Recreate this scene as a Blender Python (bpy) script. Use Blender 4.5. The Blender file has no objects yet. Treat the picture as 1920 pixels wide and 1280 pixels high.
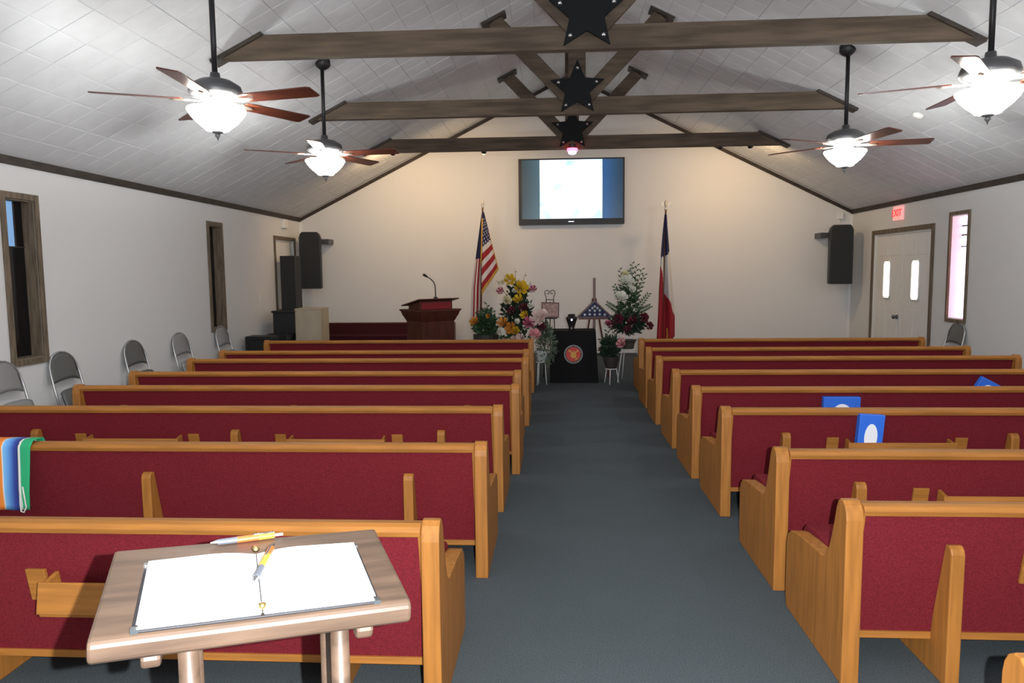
import bpy, math, random
from mathutils import Vector, Matrix

random.seed(7)
C = bpy.context.scene.collection
SC = bpy.context.scene
PI = math.pi
R = math.radians

# ------------------------------------------------------------------ camera
CAMZ = 1.6
PITCH, YAW, ROLL, FPX = 0.0942, 0.0593, -0.0101, 1364.6
fw = Vector((-math.sin(YAW) * math.cos(PITCH), math.cos(YAW) * math.cos(PITCH), -math.sin(PITCH)))
r0 = Vector((math.cos(YAW), math.sin(YAW), 0))
u0 = r0.cross(fw)
rt = r0 * math.cos(ROLL) + u0 * math.sin(ROLL)
up = -r0 * math.sin(ROLL) + u0 * math.cos(ROLL)
cd = bpy.data.cameras.new('camera')
cam = bpy.data.objects.new('camera', cd)
C.objects.link(cam)
cam.matrix_world = Matrix(((rt.x, up.x, -fw.x, 0), (rt.y, up.y, -fw.y, 0), (rt.z, up.z, -fw.z, CAMZ), (0, 0, 0, 1)))
cd.sensor_width = 36
cd.lens = FPX / 1920 * 36
cd.clip_start = 0.05
SC.camera = cam

# ------------------------------------------------------------------ world, flash, exposure
w = bpy.data.worlds.new('world')
SC.world = w
w.use_nodes = True
w.node_tree.nodes['Background'].inputs[0].default_value = (0.55, 0.7, 1, 1)
w.node_tree.nodes['Background'].inputs[1].default_value = 0.25
SC.view_settings.view_transform = 'Standard'
SC.view_settings.look = 'None'
SC.view_settings.gamma = 1
SC.view_settings.exposure = 0.92
SC.view_settings.use_curve_mapping = False
FLASH_W = 350
BULB = 305.0
BOWL = 15.0
SPOT_W = 72
ld = bpy.data.lights.new('camera_flash', 'POINT')
ld.energy = FLASH_W
ld.color = (0.93, 0.96, 1.0)
ld.shadow_soft_size = 0.007
lo = bpy.data.objects.new('camera_flash', ld)
C.objects.link(lo)
lo.location = Vector((0, 0, CAMZ)) + rt * 0.10 + up * 0.02 - fw * 0.01


# ------------------------------------------------------------------ materials
def mat(name, col, rough=0.6, metal=0.0, emit=None, es=0.0, noise=0.0, nscale=(30, 30, 30), col2=None,
        bump=0.0, bscale=200.0, spec=0.5, alpha=None):
    m = bpy.data.materials.new(name)
    m.use_nodes = True
    nt = m.node_tree
    b = nt.nodes['Principled BSDF']
    b.inputs['Base Color'].default_value = (*col, 1)
    b.inputs['Roughness'].default_value = rough
    b.inputs['Metallic'].default_value = metal
    b.inputs['Specular IOR Level'].default_value = spec
    tc = None
    if noise or bump:
        tc = nt.nodes.new('ShaderNodeTexCoord')
    if noise:
        mp = nt.nodes.new('ShaderNodeMapping')
        mp.inputs['Scale'].default_value = nscale
        nz = nt.nodes.new('ShaderNodeTexNoise')
        nz.inputs['Scale'].default_value = 1
        nz.inputs['Detail'].default_value = 5
        mx = nt.nodes.new('ShaderNodeMix')
        mx.data_type = 'RGBA'
        c2 = col2 or tuple(c * (1 - noise) for c in col)
        mx.inputs['A'].default_value = (*c2, 1)
        mx.inputs['B'].default_value = (*col, 1)
        rp = nt.nodes.new('ShaderNodeMapRange')
        rp.inputs[1].default_value = 0.36
        rp.inputs[2].default_value = 0.62
        nt.links.new(tc.outputs['Object'], mp.inputs['Vector'])
        nt.links.new(mp.outputs[0], nz.inputs['Vector'])
        nt.links.new(nz.outputs[0], rp.inputs[0])
        nt.links.new(rp.outputs[0], mx.inputs['Factor'])
        nt.links.new(mx.outputs['Result'], b.inputs['Base Color'])
    if bump:
        n2 = nt.nodes.new('ShaderNodeTexNoise')
        n2.inputs['Scale'].default_value = bscale
        n2.inputs['Detail'].default_value = 3
        bp = nt.nodes.new('ShaderNodeBump')
        bp.inputs['Strength'].default_value = bump
        bp.inputs['Distance'].default_value = 0.01
        nt.links.new(tc.outputs['Object'], n2.inputs['Vector'])
        nt.links.new(n2.outputs[0], bp.inputs['Height'])
        nt.links.new(bp.outputs[0], b.inputs['Normal'])
    if emit:
        b.inputs['Emission Color'].default_value = (*emit, 1)
        b.inputs['Emission Strength'].default_value = es
    if alpha is not None:
        b.inputs['Alpha'].default_value = alpha
    return m


M = dict(
    wall=mat('wall_paint', (0.74, 0.73, 0.715), 0.85, bump=0.12, bscale=60, spec=0.2),
    ceil=mat('ceiling_tile', (0.69, 0.70, 0.715), 0.75, noise=0.05, nscale=(5, 5, 5), bump=0.15, bscale=90, spec=0.25),
    carpet=mat('carpet', (0.104, 0.122, 0.130), 0.98, noise=0.35, nscale=(160, 160, 160), bump=0.6, bscale=260, spec=0.05),
    oak=mat('honey_oak', (0.39, 0.155, 0.031), 0.55, noise=0.25, nscale=(3, 40, 40), spec=0.25),
    oakv=mat('honey_oak_upright', (0.39, 0.155, 0.031), 0.5, noise=0.25, nscale=(40, 40, 3), spec=0.3),
    fabric=mat('burgundy_fabric', (0.185, 0.0175, 0.025), 0.9, noise=0.28, nscale=(140, 140, 140), bump=0.25, bscale=300, spec=0.1),
    fabricd=mat('dark_maroon_fabric', (0.045, 0.006, 0.010), 0.85, spec=0.2),
    beam=mat('weathered_beam', (0.115, 0.085, 0.061), 0.8, noise=0.45, nscale=(1.6, 14, 14), spec=0.2),
    trim=mat('dark_trim', (0.055, 0.043, 0.034), 0.6, noise=0.4, nscale=(6, 6, 20), spec=0.3),
    casing=mat('window_casing', (0.21, 0.16, 0.11), 0.65, noise=0.45, nscale=(30, 30, 4), spec=0.3),
    iron=mat('black_iron', (0.006, 0.007, 0.008), 0.65, 0.0, spec=0.15),
    bolt=mat('steel_bolt', (0.6, 0.6, 0.6), 0.3, 1.0),
    black=mat('black_plastic', (0.010, 0.010, 0.011), 0.5),
    grille=mat('speaker_grille', (0.014, 0.016, 0.017), 0.7, bump=0.4, bscale=400),
    white=mat('white_paint', (0.82, 0.81, 0.785), 0.5, noise=0.04, nscale=(20, 20, 4)),
    pewter=mat('pewter_motor', (0.12, 0.12, 0.125), 0.4, 0.6),
    rod=mat('dark_downrod', (0.02, 0.02, 0.022), 0.45, 0.4),
    blade=mat('mahogany_blade', (0.11, 0.028, 0.014), 0.3, noise=0.4, nscale=(3, 30, 30)),
    bracket=mat('nickel_bracket', (0.65, 0.58, 0.48), 0.3, 0.9),
    bowl=mat('frosted_bowl_glass', (0.9, 0.88, 0.82), 0.4, emit=(0.97, 0.985, 0.965), es=BOWL),
    bulb=mat('lamp_bulb', (1, 1, 1), 0.4, emit=(0.965, 0.985, 0.965), es=BULB),
    dglass=mat('dark_window_glass', (0.006, 0.006, 0.007), 0.12),
    bluepane=mat('blue_lit_pane', (0.05, 0.1, 0.15), 0.2, emit=(0.2, 0.36, 0.62), es=0.5),  # sky glow in the glass, put into the pane as emission
    viopane=mat('lavender_daylit_pane', (0.5, 0.5, 0.6), 0.3, emit=(0.86, 0.76, 1.0), es=1.4),
    pinkpane=mat('rose_glow_pane', (0.6, 0.2, 0.3), 0.3, emit=(1.0, 0.22, 0.36), es=2.2),
    lite=mat('daylit_door_glass', (0.9, 0.9, 0.8), 0.3, emit=(1, 0.95, 0.78), es=1.3),
    brass=mat('brass', (0.7, 0.5, 0.2), 0.3, 1.0),
    chrome=mat('chrome', (0.75, 0.75, 0.75), 0.2, 1.0),
    maho=mat('mahogany', (0.115, 0.028, 0.017), 0.4, noise=0.35, nscale=(20, 20, 3)),
    redcloth=mat('red_panel', (0.30, 0.018, 0.028), 0.6),
    beige=mat('beige_laminate', (0.50, 0.42, 0.30), 0.5, noise=0.12, nscale=(10, 10, 3)),
    paper=mat('white_paper', (0.88, 0.9, 0.92), 0.6),
    pad=mat('book_cover', (0.02, 0.018, 0.02), 0.5),
    walnut=mat('walnut_stand', (0.128, 0.080, 0.052), 0.42, noise=0.4, nscale=(4, 30, 30)),
    cloth=mat('black_drape', (0.006, 0.006, 0.007), 0.85, spec=0.2),
    leaf=mat('leaf_green', (0.035, 0.085, 0.03), 0.6, noise=0.5, nscale=(20, 20, 20)),
    leafd=mat('dark_leaf', (0.018, 0.042, 0.020), 0.6, noise=0.5, nscale=(20, 20, 20)),
    leafg=mat('grey_green_sprig', (0.13, 0.17, 0.11), 0.7, noise=0.5, nscale=(20, 20, 20)),
    stem=mat('stem', (0.07, 0.10, 0.03), 0.7),
    twig=mat('twig', (0.16, 0.10, 0.05), 0.8),
    yellow=mat('yellow_petal', (0.75, 0.52, 0.03), 0.6),
    cream=mat('cream_petal', (0.72, 0.66, 0.40), 0.6),
    pink=mat('pink_petal', (0.75, 0.34, 0.36), 0.6),
    hotpink=mat('rose_petal', (0.50, 0.12, 0.20), 0.6),
    blush=mat('blush_petal', (0.78, 0.60, 0.56), 0.6),
    orange=mat('orange_petal', (0.62, 0.26, 0.03), 0.6),
    wine=mat('wine_petal', (0.12, 0.012, 0.025), 0.7),
    ivory=mat('ivory_petal', (0.78, 0.77, 0.68), 0.6),
    wicker=mat('wicker', (0.06, 0.05, 0.035), 0.8, noise=0.5, nscale=(60, 60, 120)),
    foil=mat('pale_foil', (0.45, 0.47, 0.47), 0.45),
    pot=mat('dark_pot', (0.03, 0.025, 0.022), 0.6),
    wire=mat('white_wire', (0.75, 0.75, 0.75), 0.35),
    fred=mat('flag_red', (0.32, 0.012, 0.02), 0.75),
    fwhite=mat('flag_white', (0.66, 0.64, 0.62), 0.75),
    fblue=mat('flag_blue', (0.016, 0.020, 0.075), 0.75),
    gold=mat('gold_fringe', (0.55, 0.30, 0.04), 0.6),
    silver=mat('pale_eagle', (0.55, 0.50, 0.42), 0.4, 0.5),
    pole=mat('flag_pole_wood', (0.10, 0.055, 0.025), 0.4),
    chairg=mat('grey_steel_chair', (0.30, 0.30, 0.30), 0.4, 0.2),
    chaird=mat('dark_grey_chair', (0.12, 0.125, 0.12), 0.4, 0.2),
    tube=mat('chair_tube', (0.5, 0.5, 0.5), 0.3, 0.8),
    bluebox=mat('blue_card', (0.03, 0.16, 0.72), 0.5),
    eblack=mat('emblem_navy', (0.02, 0.02, 0.06), 0.6),
    ered=mat('emblem_red', (0.55, 0.05, 0.03), 0.6),
    egold=mat('emblem_gold', (0.62, 0.30, 0.05), 0.5),
    egrey=mat('emblem_rope', (0.22, 0.23, 0.23), 0.6),
    plaque=mat('framed_plaque', (0.22, 0.10, 0.085), 0.5, noise=0.6, nscale=(25, 25, 25), col2=(0.40, 0.24, 0.20)),
    bronze=mat('bronze_urn', (0.055, 0.045, 0.045), 0.3, 0.7),
    redlamp=mat('red_lamp_lens', (0.8, 0.1, 0.12), 0.3, emit=(1, 0.05, 0.1), es=6),
    hotlamp=mat('hot_lamp_core', (1, 0.9, 0.9), 0.3, emit=(1, 0.8, 0.8), es=8),
    amber=mat('amber_bulb', (1, 0.7, 0.2), 0.3, emit=(1, 0.6, 0.15), es=8),
    exitw=mat('exit_panel', (0.8, 0.6, 0.57), 0.5, emit=(1, 0.35, 0.33), es=0.3),
    exitr=mat('exit_letters', (0.8, 0.08, 0.08), 0.5, emit=(1, 0.06, 0.07), es=0.35),
    penred=mat('pen_orange', (0.75, 0.13, 0.03), 0.3),
    penorg=mat('pen_amber', (0.85, 0.35, 0.04), 0.3),
    pengrey=mat('pen_grip', (0.12, 0.13, 0.15), 0.5),
    cord=mat('white_cord', (0.65, 0.64, 0.6), 0.7),
)


def wood_tv():
    pass


# screen images, drawn as procedural emission on the flat screen
def screen_mat():
    m = bpy.data.materials.new('screen_side_bars')
    m.use_nodes = True
    nt = m.node_tree
    b = nt.nodes['Principled BSDF']
    b.inputs['Base Color'].default_value = (0.01, 0.012, 0.015, 1)
    b.inputs['Roughness'].default_value = 0.25
    tc = nt.nodes.new('ShaderNodeTexCoord')
    sp = nt.nodes.new('ShaderNodeSeparateXYZ')
    rp = nt.nodes.new('ShaderNodeValToRGB')
    mr = nt.nodes.new('ShaderNodeMapRange')
    mr.inputs[1].default_value = -1.02
    mr.inputs[2].default_value = 1.02
    e = rp.color_ramp.elements
    e[0].position = 0.02
    e[0].color = (0.03, 0.045, 0.05, 1)
    e[1].position = 1.0
    e[1].color = (0.015, 0.035, 0.06, 1)
    for p, c in ((0.18, (0.07, 0.13, 0.16)), (0.5, (0.08, 0.16, 0.3)), (0.82, (0.025, 0.10, 0.26)), (0.93, (0.02, 0.06, 0.12))):
        q = e.new(p)
        q.color = (*c, 1)
    nt.links.new(tc.outputs['Object'], sp.inputs[0])
    nt.links.new(sp.outputs[0], mr.inputs[0])
    nt.links.new(mr.outputs[0], rp.inputs[0])
    nt.links.new(rp.outputs[0], b.inputs['Emission Color'])
    b.inputs['Emission Strength'].default_value = 0.55
    return m


def slide_mat():
    m = bpy.data.materials.new('screen_slide')
    m.use_nodes = True
    nt = m.node_tree
    b = nt.nodes['Principled BSDF']
    b.inputs['Base Color'].default_value = (0.02, 0.02, 0.02, 1)
    tc = nt.nodes.new('ShaderNodeTexCoord')
    nz = nt.nodes.new('ShaderNodeTexNoise')
    nz.inputs['Scale'].default_value = 2.6
    nz.inputs['Detail'].default_value = 1.5
    rp = nt.nodes.new('ShaderNodeValToRGB')
    e = rp.color_ramp.elements
    e[0].position = 0.28
    e[0].color = (0.35, 0.66, 0.78, 1)
    e[1].position = 0.50
    e[1].color = (1.0, 1.06, 1.08, 1)
    q = e.new(0.38)
    q.color = (0.68, 0.86, 0.95, 1)
    nt.links.new(tc.outputs['Object'], nz.inputs['Vector'])
    nt.links.new(nz.outputs[0], rp.inputs[0])
    nt.links.new(rp.outputs[0], b.inputs['Emission Color'])
    b.inputs['Emission Strength'].default_value = 0.72
    return m


def serape_mat():
    m = bpy.data.materials.new('striped_serape')
    m.use_nodes = True
    nt = m.node_tree
    b = nt.nodes['Principled BSDF']
    b.inputs['Roughness'].default_value = 0.9
    tc = nt.nodes.new('ShaderNodeTexCoord')
    sp = nt.nodes.new('ShaderNodeSeparateXYZ')
    rp = nt.nodes.new('ShaderNodeValToRGB')
    mr = nt.nodes.new('ShaderNodeMapRange')
    mr.inputs[1].default_value = 0.0
    mr.inputs[2].default_value = 0.6
    rp.color_ramp.interpolation = 'LINEAR'
    e = rp.color_ramp.elements
    stops = [(0.0, (0.5, 0.02, 0.03)), (0.25, (0.7, 0.25, 0.03)), (0.5, (0.55, 0.5, 0.05)), (0.66, (0.75, 0.16, 0.02)), (0.74, (0.78, 0.24, 0.03)),
             (0.748, (0.75, 0.75, 0.7)), (0.757, (0.20, 0.48, 0.78)), (0.80, (0.12, 0.33, 0.72)), (0.86, (0.03, 0.06, 0.32)), (0.892, (0.02, 0.03, 0.17)),
             (0.897, (0.03, 0.03, 0.04)), (0.903, (0.75, 0.75, 0.7)), (0.914, (0.7, 0.7, 0.66)), (0.921, (0.02, 0.35, 0.14)), (1.0, (0.02, 0.37, 0.15))]
    e[0].position, e[0].color = stops[0][0], (*stops[0][1], 1)
    e[1].position, e[1].color = stops[-1][0], (*stops[-1][1], 1)
    for p, c in stops[1:-1]:
        q = e.new(p)
        q.color = (*c, 1)
    nt.links.new(tc.outputs['Object'], sp.inputs[0])
    nt.links.new(sp.outputs[0], mr.inputs[0])
    nt.links.new(mr.outputs[0], rp.inputs[0])
    nt.links.new(rp.outputs[0], b.inputs['Base Color'])
    return m


M['screen'] = screen_mat()
M['slide'] = slide_mat()
M['serape'] = serape_mat()


# ------------------------------------------------------------------ mesh builder
class MB:
    def __init__(s):
        s.v, s.f, s.mi = [], [], []
        s.cur = 0

    def add(s, vs, fs):
        o = len(s.v)
        s.v += [tuple(p) for p in vs]
        s.f += [tuple(i + o for i in f) for f in fs]
        s.mi += [s.cur] * len(fs)
        return s

    def box(s, x0, x1, y0, y1, z0, z1, mtx=None):
        vs = [Vector((x, y, z)) for x in (x0, x1) for y in (y0, y1) for z in (z0, z1)]
        if mtx:
            vs = [mtx @ p for p in vs]
        return s.add(vs, [(0, 1, 3, 2), (4, 6, 7, 5), (0, 4, 5, 1), (2, 3, 7, 6), (0, 2, 6, 4), (1, 5, 7, 3)])

    def prism(s, poly, a0, a1, axis='x', mtx=None):
        """poly of 2-D points; extruded from a0 to a1 along axis (x: poly is y,z; y: poly is x,z; z: poly is x,y)"""
        n = len(poly)

        def P(a, p):
            if axis == 'x':
                return Vector((a, p[0], p[1]))
            if axis == 'y':
                return Vector((p[0], a, p[1]))
            return Vector((p[0], p[1], a))
        vs = [P(a0, p) for p in poly] + [P(a1, p) for p in poly]
        if mtx:
            vs = [mtx @ p for p in vs]
        fs = [tuple(range(n - 1, -1, -1)), tuple(range(n, 2 * n))]
        fs += [(i, (i + 1) % n, (i + 1) % n + n, i + n) for i in range(n)]
        return s.add(vs, fs)

    def lathe(s, prof, n=20, c=(0, 0, 0), mtx=None):
        vs, fs = [], []
        k = len(prof)
        for i in range(n):
            a = 2 * PI * i / n
            for r_, z in prof:
                p = Vector((c[0] + r_ * math.cos(a), c[1] + r_ * math.sin(a), c[2] + z))
                vs.append(mtx @ p if mtx else p)
        for i in range(n):
            j = (i + 1) % n
            for q in range(k - 1):
                fs.append((i * k + q, j * k + q, j * k + q + 1, i * k + q + 1))
        return s.add(vs, fs)

    def tube(s, pts, r_, n=8, closed=False):
        pts = [Vector(p) for p in pts]
        m = len(pts)
        rr = r_ if isinstance(r_, (list, tuple)) else [r_] * m
        vs, fs = [], []
        prev = None
        for i, p in enumerate(pts):
            a = pts[(i - 1) % m] if (closed or i > 0) else p
            b = pts[(i + 1) % m] if (closed or i < m - 1) else p
            t = (b - a).normalized()
            if prev is None:
                q = Vector((0, 0, 1)) if abs(t.z) < 0.9 else Vector((1, 0, 0))
                prev = t.cross(q).normalized()
            u = (prev - t * prev.dot(t)).normalized()
            prev = u
            v = t.cross(u)
            for k in range(n):
                an = 2 * PI * k / n
                vs.append(p + (u * math.cos(an) + v * math.sin(an)) * rr[i])
        for i in range(m if closed else m - 1):
            j = (i + 1) % m
            for k in range(n):
                l = (k + 1) % n
                fs.append((i * n + k, i * n + l, j * n + l, j * n + k))
        if not closed:
            fs.append(tuple(range(n - 1, -1, -1)))
            fs.append(tuple((m - 1) * n + k for k in range(n)))
        return s.add(vs, fs)

    def grid(s, fn, nu, nv, mfn=None):
        o = len(s.v)
        for j in range(nv + 1):
            for i in range(nu + 1):
                s.v.append(tuple(fn(i / nu, j / nv)))
        for j in range(nv):
            for i in range(nu):
                a = o + j * (nu + 1) + i
                s.f.append((a, a + 1, a + nu + 2, a + nu + 1))
                s.mi.append(mfn((i + .5) / nu, (j + .5) / nv) if mfn else s.cur)
        return s

    def mesh(s, name, m, smooth=False):
        me = bpy.data.meshes.new(name)
        me.from_pydata(s.v, [], s.f)
        ms = m if isinstance(m, (list, tuple)) else [m]
        for x in ms:
            me.materials.append(x)
        if len(ms) > 1:
            me.polygons.foreach_set('material_index', s.mi)
        if smooth:
            me.polygons.foreach_set('use_smooth', [True] * len(me.polygons))
        me.update()
        import bmesh
        bm = bmesh.new()
        bm.from_mesh(me)
        bmesh.ops.recalc_face_normals(bm, faces=bm.faces)
        bm.to_mesh(me)
        bm.free()
        return me

    def build(s, name, m, parent=None, smooth=False, bevel=0.0, solid=0.0, auto=None):
        me = s.mesh(name, m, smooth)
        o = bpy.data.objects.new(name, me)
        C.objects.link(o)
        if parent:
            o.parent = parent
        if solid:
            md = o.modifiers.new('solid', 'SOLIDIFY')
            md.thickness = solid
            md.offset = 0
        if bevel:
            md = o.modifiers.new('bevel', 'BEVEL')
            md.width = bevel
            md.segments = 2
            md.limit_method = 'ANGLE'
            md.angle_limit = R(40)
        return o


def thing(name, label, cat, loc=(0, 0, 0), rotz=0.0, group=None):
    o = bpy.data.objects.new(name, None)
    C.objects.link(o)
    o.location = loc
    o.rotation_euler = (0, 0, rotz)
    o.empty_display_size = 0.1
    return tag(o, label, cat, group)


def tag(o, label, cat, group=None):
    o['label'] = label
    o['category'] = cat
    if group:
        o['group'] = group
    return o


def struct(o):
    o['kind'] = 'structure'
    return o


def lab(o, label):
    o['label'] = label
    return o


def dup(root, loc, rotz, label, group=None, skip=()):
    # skip: stems of parts this copy does not have
    r = root.copy()
    C.objects.link(r)
    r.location = loc
    r.rotation_euler = (0, 0, rotz)
    r['label'] = label
    if group:
        r['group'] = group
    for ch in list(root.children):
        if ch.name.split('.')[0] in skip:
            continue
        c = ch.copy()
        C.objects.link(c)
        c.parent = r
        for g in list(ch.children):
            d = g.copy()
            C.objects.link(d)
            d.parent = c
    return r


# ------------------------------------------------------------------ the room
XL, XR, ZE, ZR, D, Y0 = -5.08, 5.68, 2.717, 5.38, 14.41, -3.2
XC = (XL + XR) / 2
HW = (XR - XL) / 2
SL = (ZR - ZE) / HW
ANG = math.atan(SL)
SLEN = HW / math.cos(ANG)

struct(MB().box(XL - .3, XR + .3, Y0 - .3, D + .3, -.12, 0).build('floor', M['carpet']))


def wall_with_holes(name, x0, x1, holes, zt):
    b = MB()
    ys = Y0
    for (a, c, z0, z1) in sorted(holes):
        b.box(x0, x1, ys, a, 0, zt)
        if z0 > 0:
            b.box(x0, x1, a, c, 0, z0)
        b.box(x0, x1, a, c, z1, zt)
        ys = c
    b.box(x0, x1, ys, D, 0, zt)
    return struct(b.build(name, M['wall']))


W1 = (6.53, 6.91, 0.82, 2.34)
W2 = (10.52, 10.90, 0.82, 2.34)
W3 = (10.45, 10.88, 0.88, 2.35)
D1 = (13.07, 14.03, 0.0, 2.25)
D2 = (11.41, 13.40, 0.0, 2.20)
wall_with_holes('wall_left', XL - .22, XL, [W1, W2, D1], ZE + .03)
wall_with_holes('wall_right', XR, XR + .22, [W3, D2], ZE + .03)
gab = [(XL - .22, 0), (XR + .22, 0), (XR + .22, ZE), (XC, ZR + .08), (XL - .22, ZE)]
struct(MB().prism(gab, D, D + .2, 'y').build('wall_back', M['wall']))
struct(MB().prism(gab, Y0 - .2, Y0, 'y').build('wall_rear', M['wall']))

# ceiling: two sloping slabs, tiles fixed below them
TT = 0.013
cb = MB()
for sd in (-1, 1):
    xe = XC + sd * (HW + .3)
    ze = ZE - .3 * SL
    o_ = TT / math.cos(ANG)
    cb.prism([(xe, ze + o_), (XC, ZR + o_), (XC, ZR + o_ + .16), (xe, ze + o_ + .16)], Y0 - .2, D + .2, 'y')
ceil = struct(cb.build('ceiling', M['ceil']))
TS = SLEN / 19
TY = 0.3175
tb = MB()
h_ = TS / 2 - .0018
hy = TY / 2 - .0018
bv = .006
tb.add([(-h_, -hy, TT), (h_, -hy, TT), (h_, hy, TT), (-h_, hy, TT), (-h_, -hy, .0025), (h_, -hy, .0025), (h_, hy, .0025), (-h_, hy, .0025),
        (-h_ + bv, -hy + bv, 0), (h_ - bv, -hy + bv, 0), (h_ - bv, hy - bv, 0), (-h_ + bv, hy - bv, 0)],
       [(0, 1, 2, 3), (0, 4, 5, 1), (1, 5, 6, 2), (2, 6, 7, 3), (3, 7, 4, 0), (4, 8, 9, 5), (5, 9, 10, 6), (6, 10, 11, 7), (7, 11, 8, 4), (8, 11, 10, 9)])
tmesh = tb.mesh('ceiling_tile', M['ceil'])
cells = []
n0 = int((Y0 - 5.07) / TY) - 1
for sd in (-1, 1):
    for i in range(19):
        s_ = (i + .5) * TS
        x = XC + sd * (HW - s_ * math.cos(ANG))
        z = ZE + s_ * math.sin(ANG)
        for k in range(n0, 60):
            y = 5.07 + (k + .5) * TY
            if y + TY / 2 > D + .05 or y < Y0 - .1:
                continue
            p = Vector((x, y, z))
            d = p - Vector((0, 0, CAMZ))
            dist = d.length
            f_ = d.dot(fw)
            score = 0
            if f_ > 0.5 and abs(d.dot(rt) / f_) < .72 and abs(d.dot(up) / f_) < .485:
                nrm = Vector((-sd * math.sin(ANG), 0, -math.cos(ANG)))
                score = abs(nrm.dot(d) / dist) / dist ** 2
            mt = Matrix.Translation(p) @ Matrix.Rotation(sd * ANG, 4, 'Y') @ Matrix.Translation((random.uniform(-.0006, .0006), 0, random.uniform(-.001, .001)))
            cells.append((score, mt))
cells.sort(key=lambda c: -c[0])
fieldb = MB()
for q, (sc_, mt) in enumerate(cells):
    if q < 300:
        o = bpy.data.objects.new('ceiling_tile', tmesh)
        C.objects.link(o)
        o.parent = ceil
        o.matrix_local = mt
    else:
        fieldb.add([mt @ Vector(v) for v in tb.v], tb.f)
fo = fieldb.build('tile_field', M['ceil'], ceil)
fo['kind'] = 'stuff'

# eave and gable trims
b = MB().box(XL, XL + .03, Y0, D, ZE - .065, ZE + .012)
struct(b.build('trim_1', M['trim']))
struct(MB().box(XR - .03, XR, Y0, D, ZE - .065, ZE + .012).build('trim_2', M['trim']))
for n_, sd in ((3, -1), (4, 1)):
    poly = [(XC + sd * HW, ZE - .07), (XC, ZR - .07), (XC, ZR), (XC + sd * HW, ZE)]
    struct(MB().prism(poly, D - .025, D, 'y').build('trim_%d' % n_, M['trim']))
struct(MB().box(XL, XL + .05, D - .02, D, 0, ZE - .07).build('trim_5', M['white']))
struct(MB().box(XR - .05, XR, D - .02, D, 0, ZE - .07).build('trim_6', M['white']))


def window(n_, hole, xw, sd, recess, casem, revm, cw=.06):
    """xw: wall face, sd: -1 for the left wall (outside is -x), +1 for the right"""
    y0, y1, z0, z1 = hole
    root = bpy.data.objects.new('window_%d' % n_, None)
    C.objects.link(root)
    root.location = (xw, (y0 + y1) / 2, z0)
    struct(root)
    hy_ = (y1 - y0) / 2
    hz = z1 - z0
    a, c = sorted((0, -sd * .022))
    for nm, (ya, yb, za, zb) in dict(casing_a=(-hy_ - cw, -hy_, -cw, hz + cw), casing_b=(hy_, hy_ + cw, -cw, hz + cw), casing_c=(-hy_, hy_, hz, hz + cw), casing_d=(-hy_, hy_, -cw, 0)).items():
        MB().box(a, c, ya, yb, za, zb).build('casing', casem, root, bevel=.004)
    x1 = sd * (recess + .04)
    a, c = sorted((0, x1))
    t = .014
    for (ya, yb, za, zb) in ((-hy_, -hy_ + t, 0, hz), (hy_ - t, hy_, 0, hz), (-hy_ + t, hy_ - t, hz - t, hz), (-hy_ + t, hy_ - t, 0, t)):
        MB().box(a, c, ya, yb, za, zb).build('jamb', revm, root)
    return root, hy_ - t, hz


def pane(root, sd, recess, ya, yb, za, zb, m, name='pane'):
    a, c = sorted((sd * recess, sd * (recess + .012)))
    return MB().box(a, c, ya, yb, za, zb).build(name, m, root)


r_, hy_, hz = window(1, W1, XL, -1, .11, M['casing'], M['casing'])
pane(r_, -1, .11, -hy_, .055, 1.08, hz - .014, M['bluepane'])
pane(r_, -1, .11, .065, hy_, 1.08, hz - .014, M['dglass'])
pane(r_, -1, .11, -hy_, hy_, .014, 1.07, M['dglass'])
MB().box(-.125, -.10, .055, .065, 1.08, hz - .014).build('mullion', M['trim'], r_)
MB().box(-.125, -.10, -hy_, hy_, 1.07, 1.08).build('mullion', M['trim'], r_)
r_, hy_, hz = window(2, W2, XL, -1, .11, M['casing'], M['casing'])
pane(r_, -1, .11, -hy_, hy_, .014, hz - .014, M['dglass'])
r_, hy_, hz = window(3, W3, XR, 1, .15, M['casing'], M['white'], .05)
for za, zb in ((.014, 1.02), (1.035, 1.18), (1.20, 1.31), (1.33, hz - .014)):
    pane(r_, 1, .15, -hy_, hy_ - .165, za, zb, M['pinkpane'])  # unseen near glass, rose glow added to tint the far jamb
    pane(r_, 1, .15, hy_ - .16, hy_, za, zb, M['viopane'])
MB().box(.14, .17, hy_ - .165, hy_ - .16, .014, hz - .014).build('mullion', M['trim'], r_)
for za, zb in ((1.02, 1.035), (1.18, 1.20), (1.31, 1.33)):
    MB().box(.14, .17, -hy_, hy_, za, zb).build('mullion', M['trim'], r_)


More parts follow.
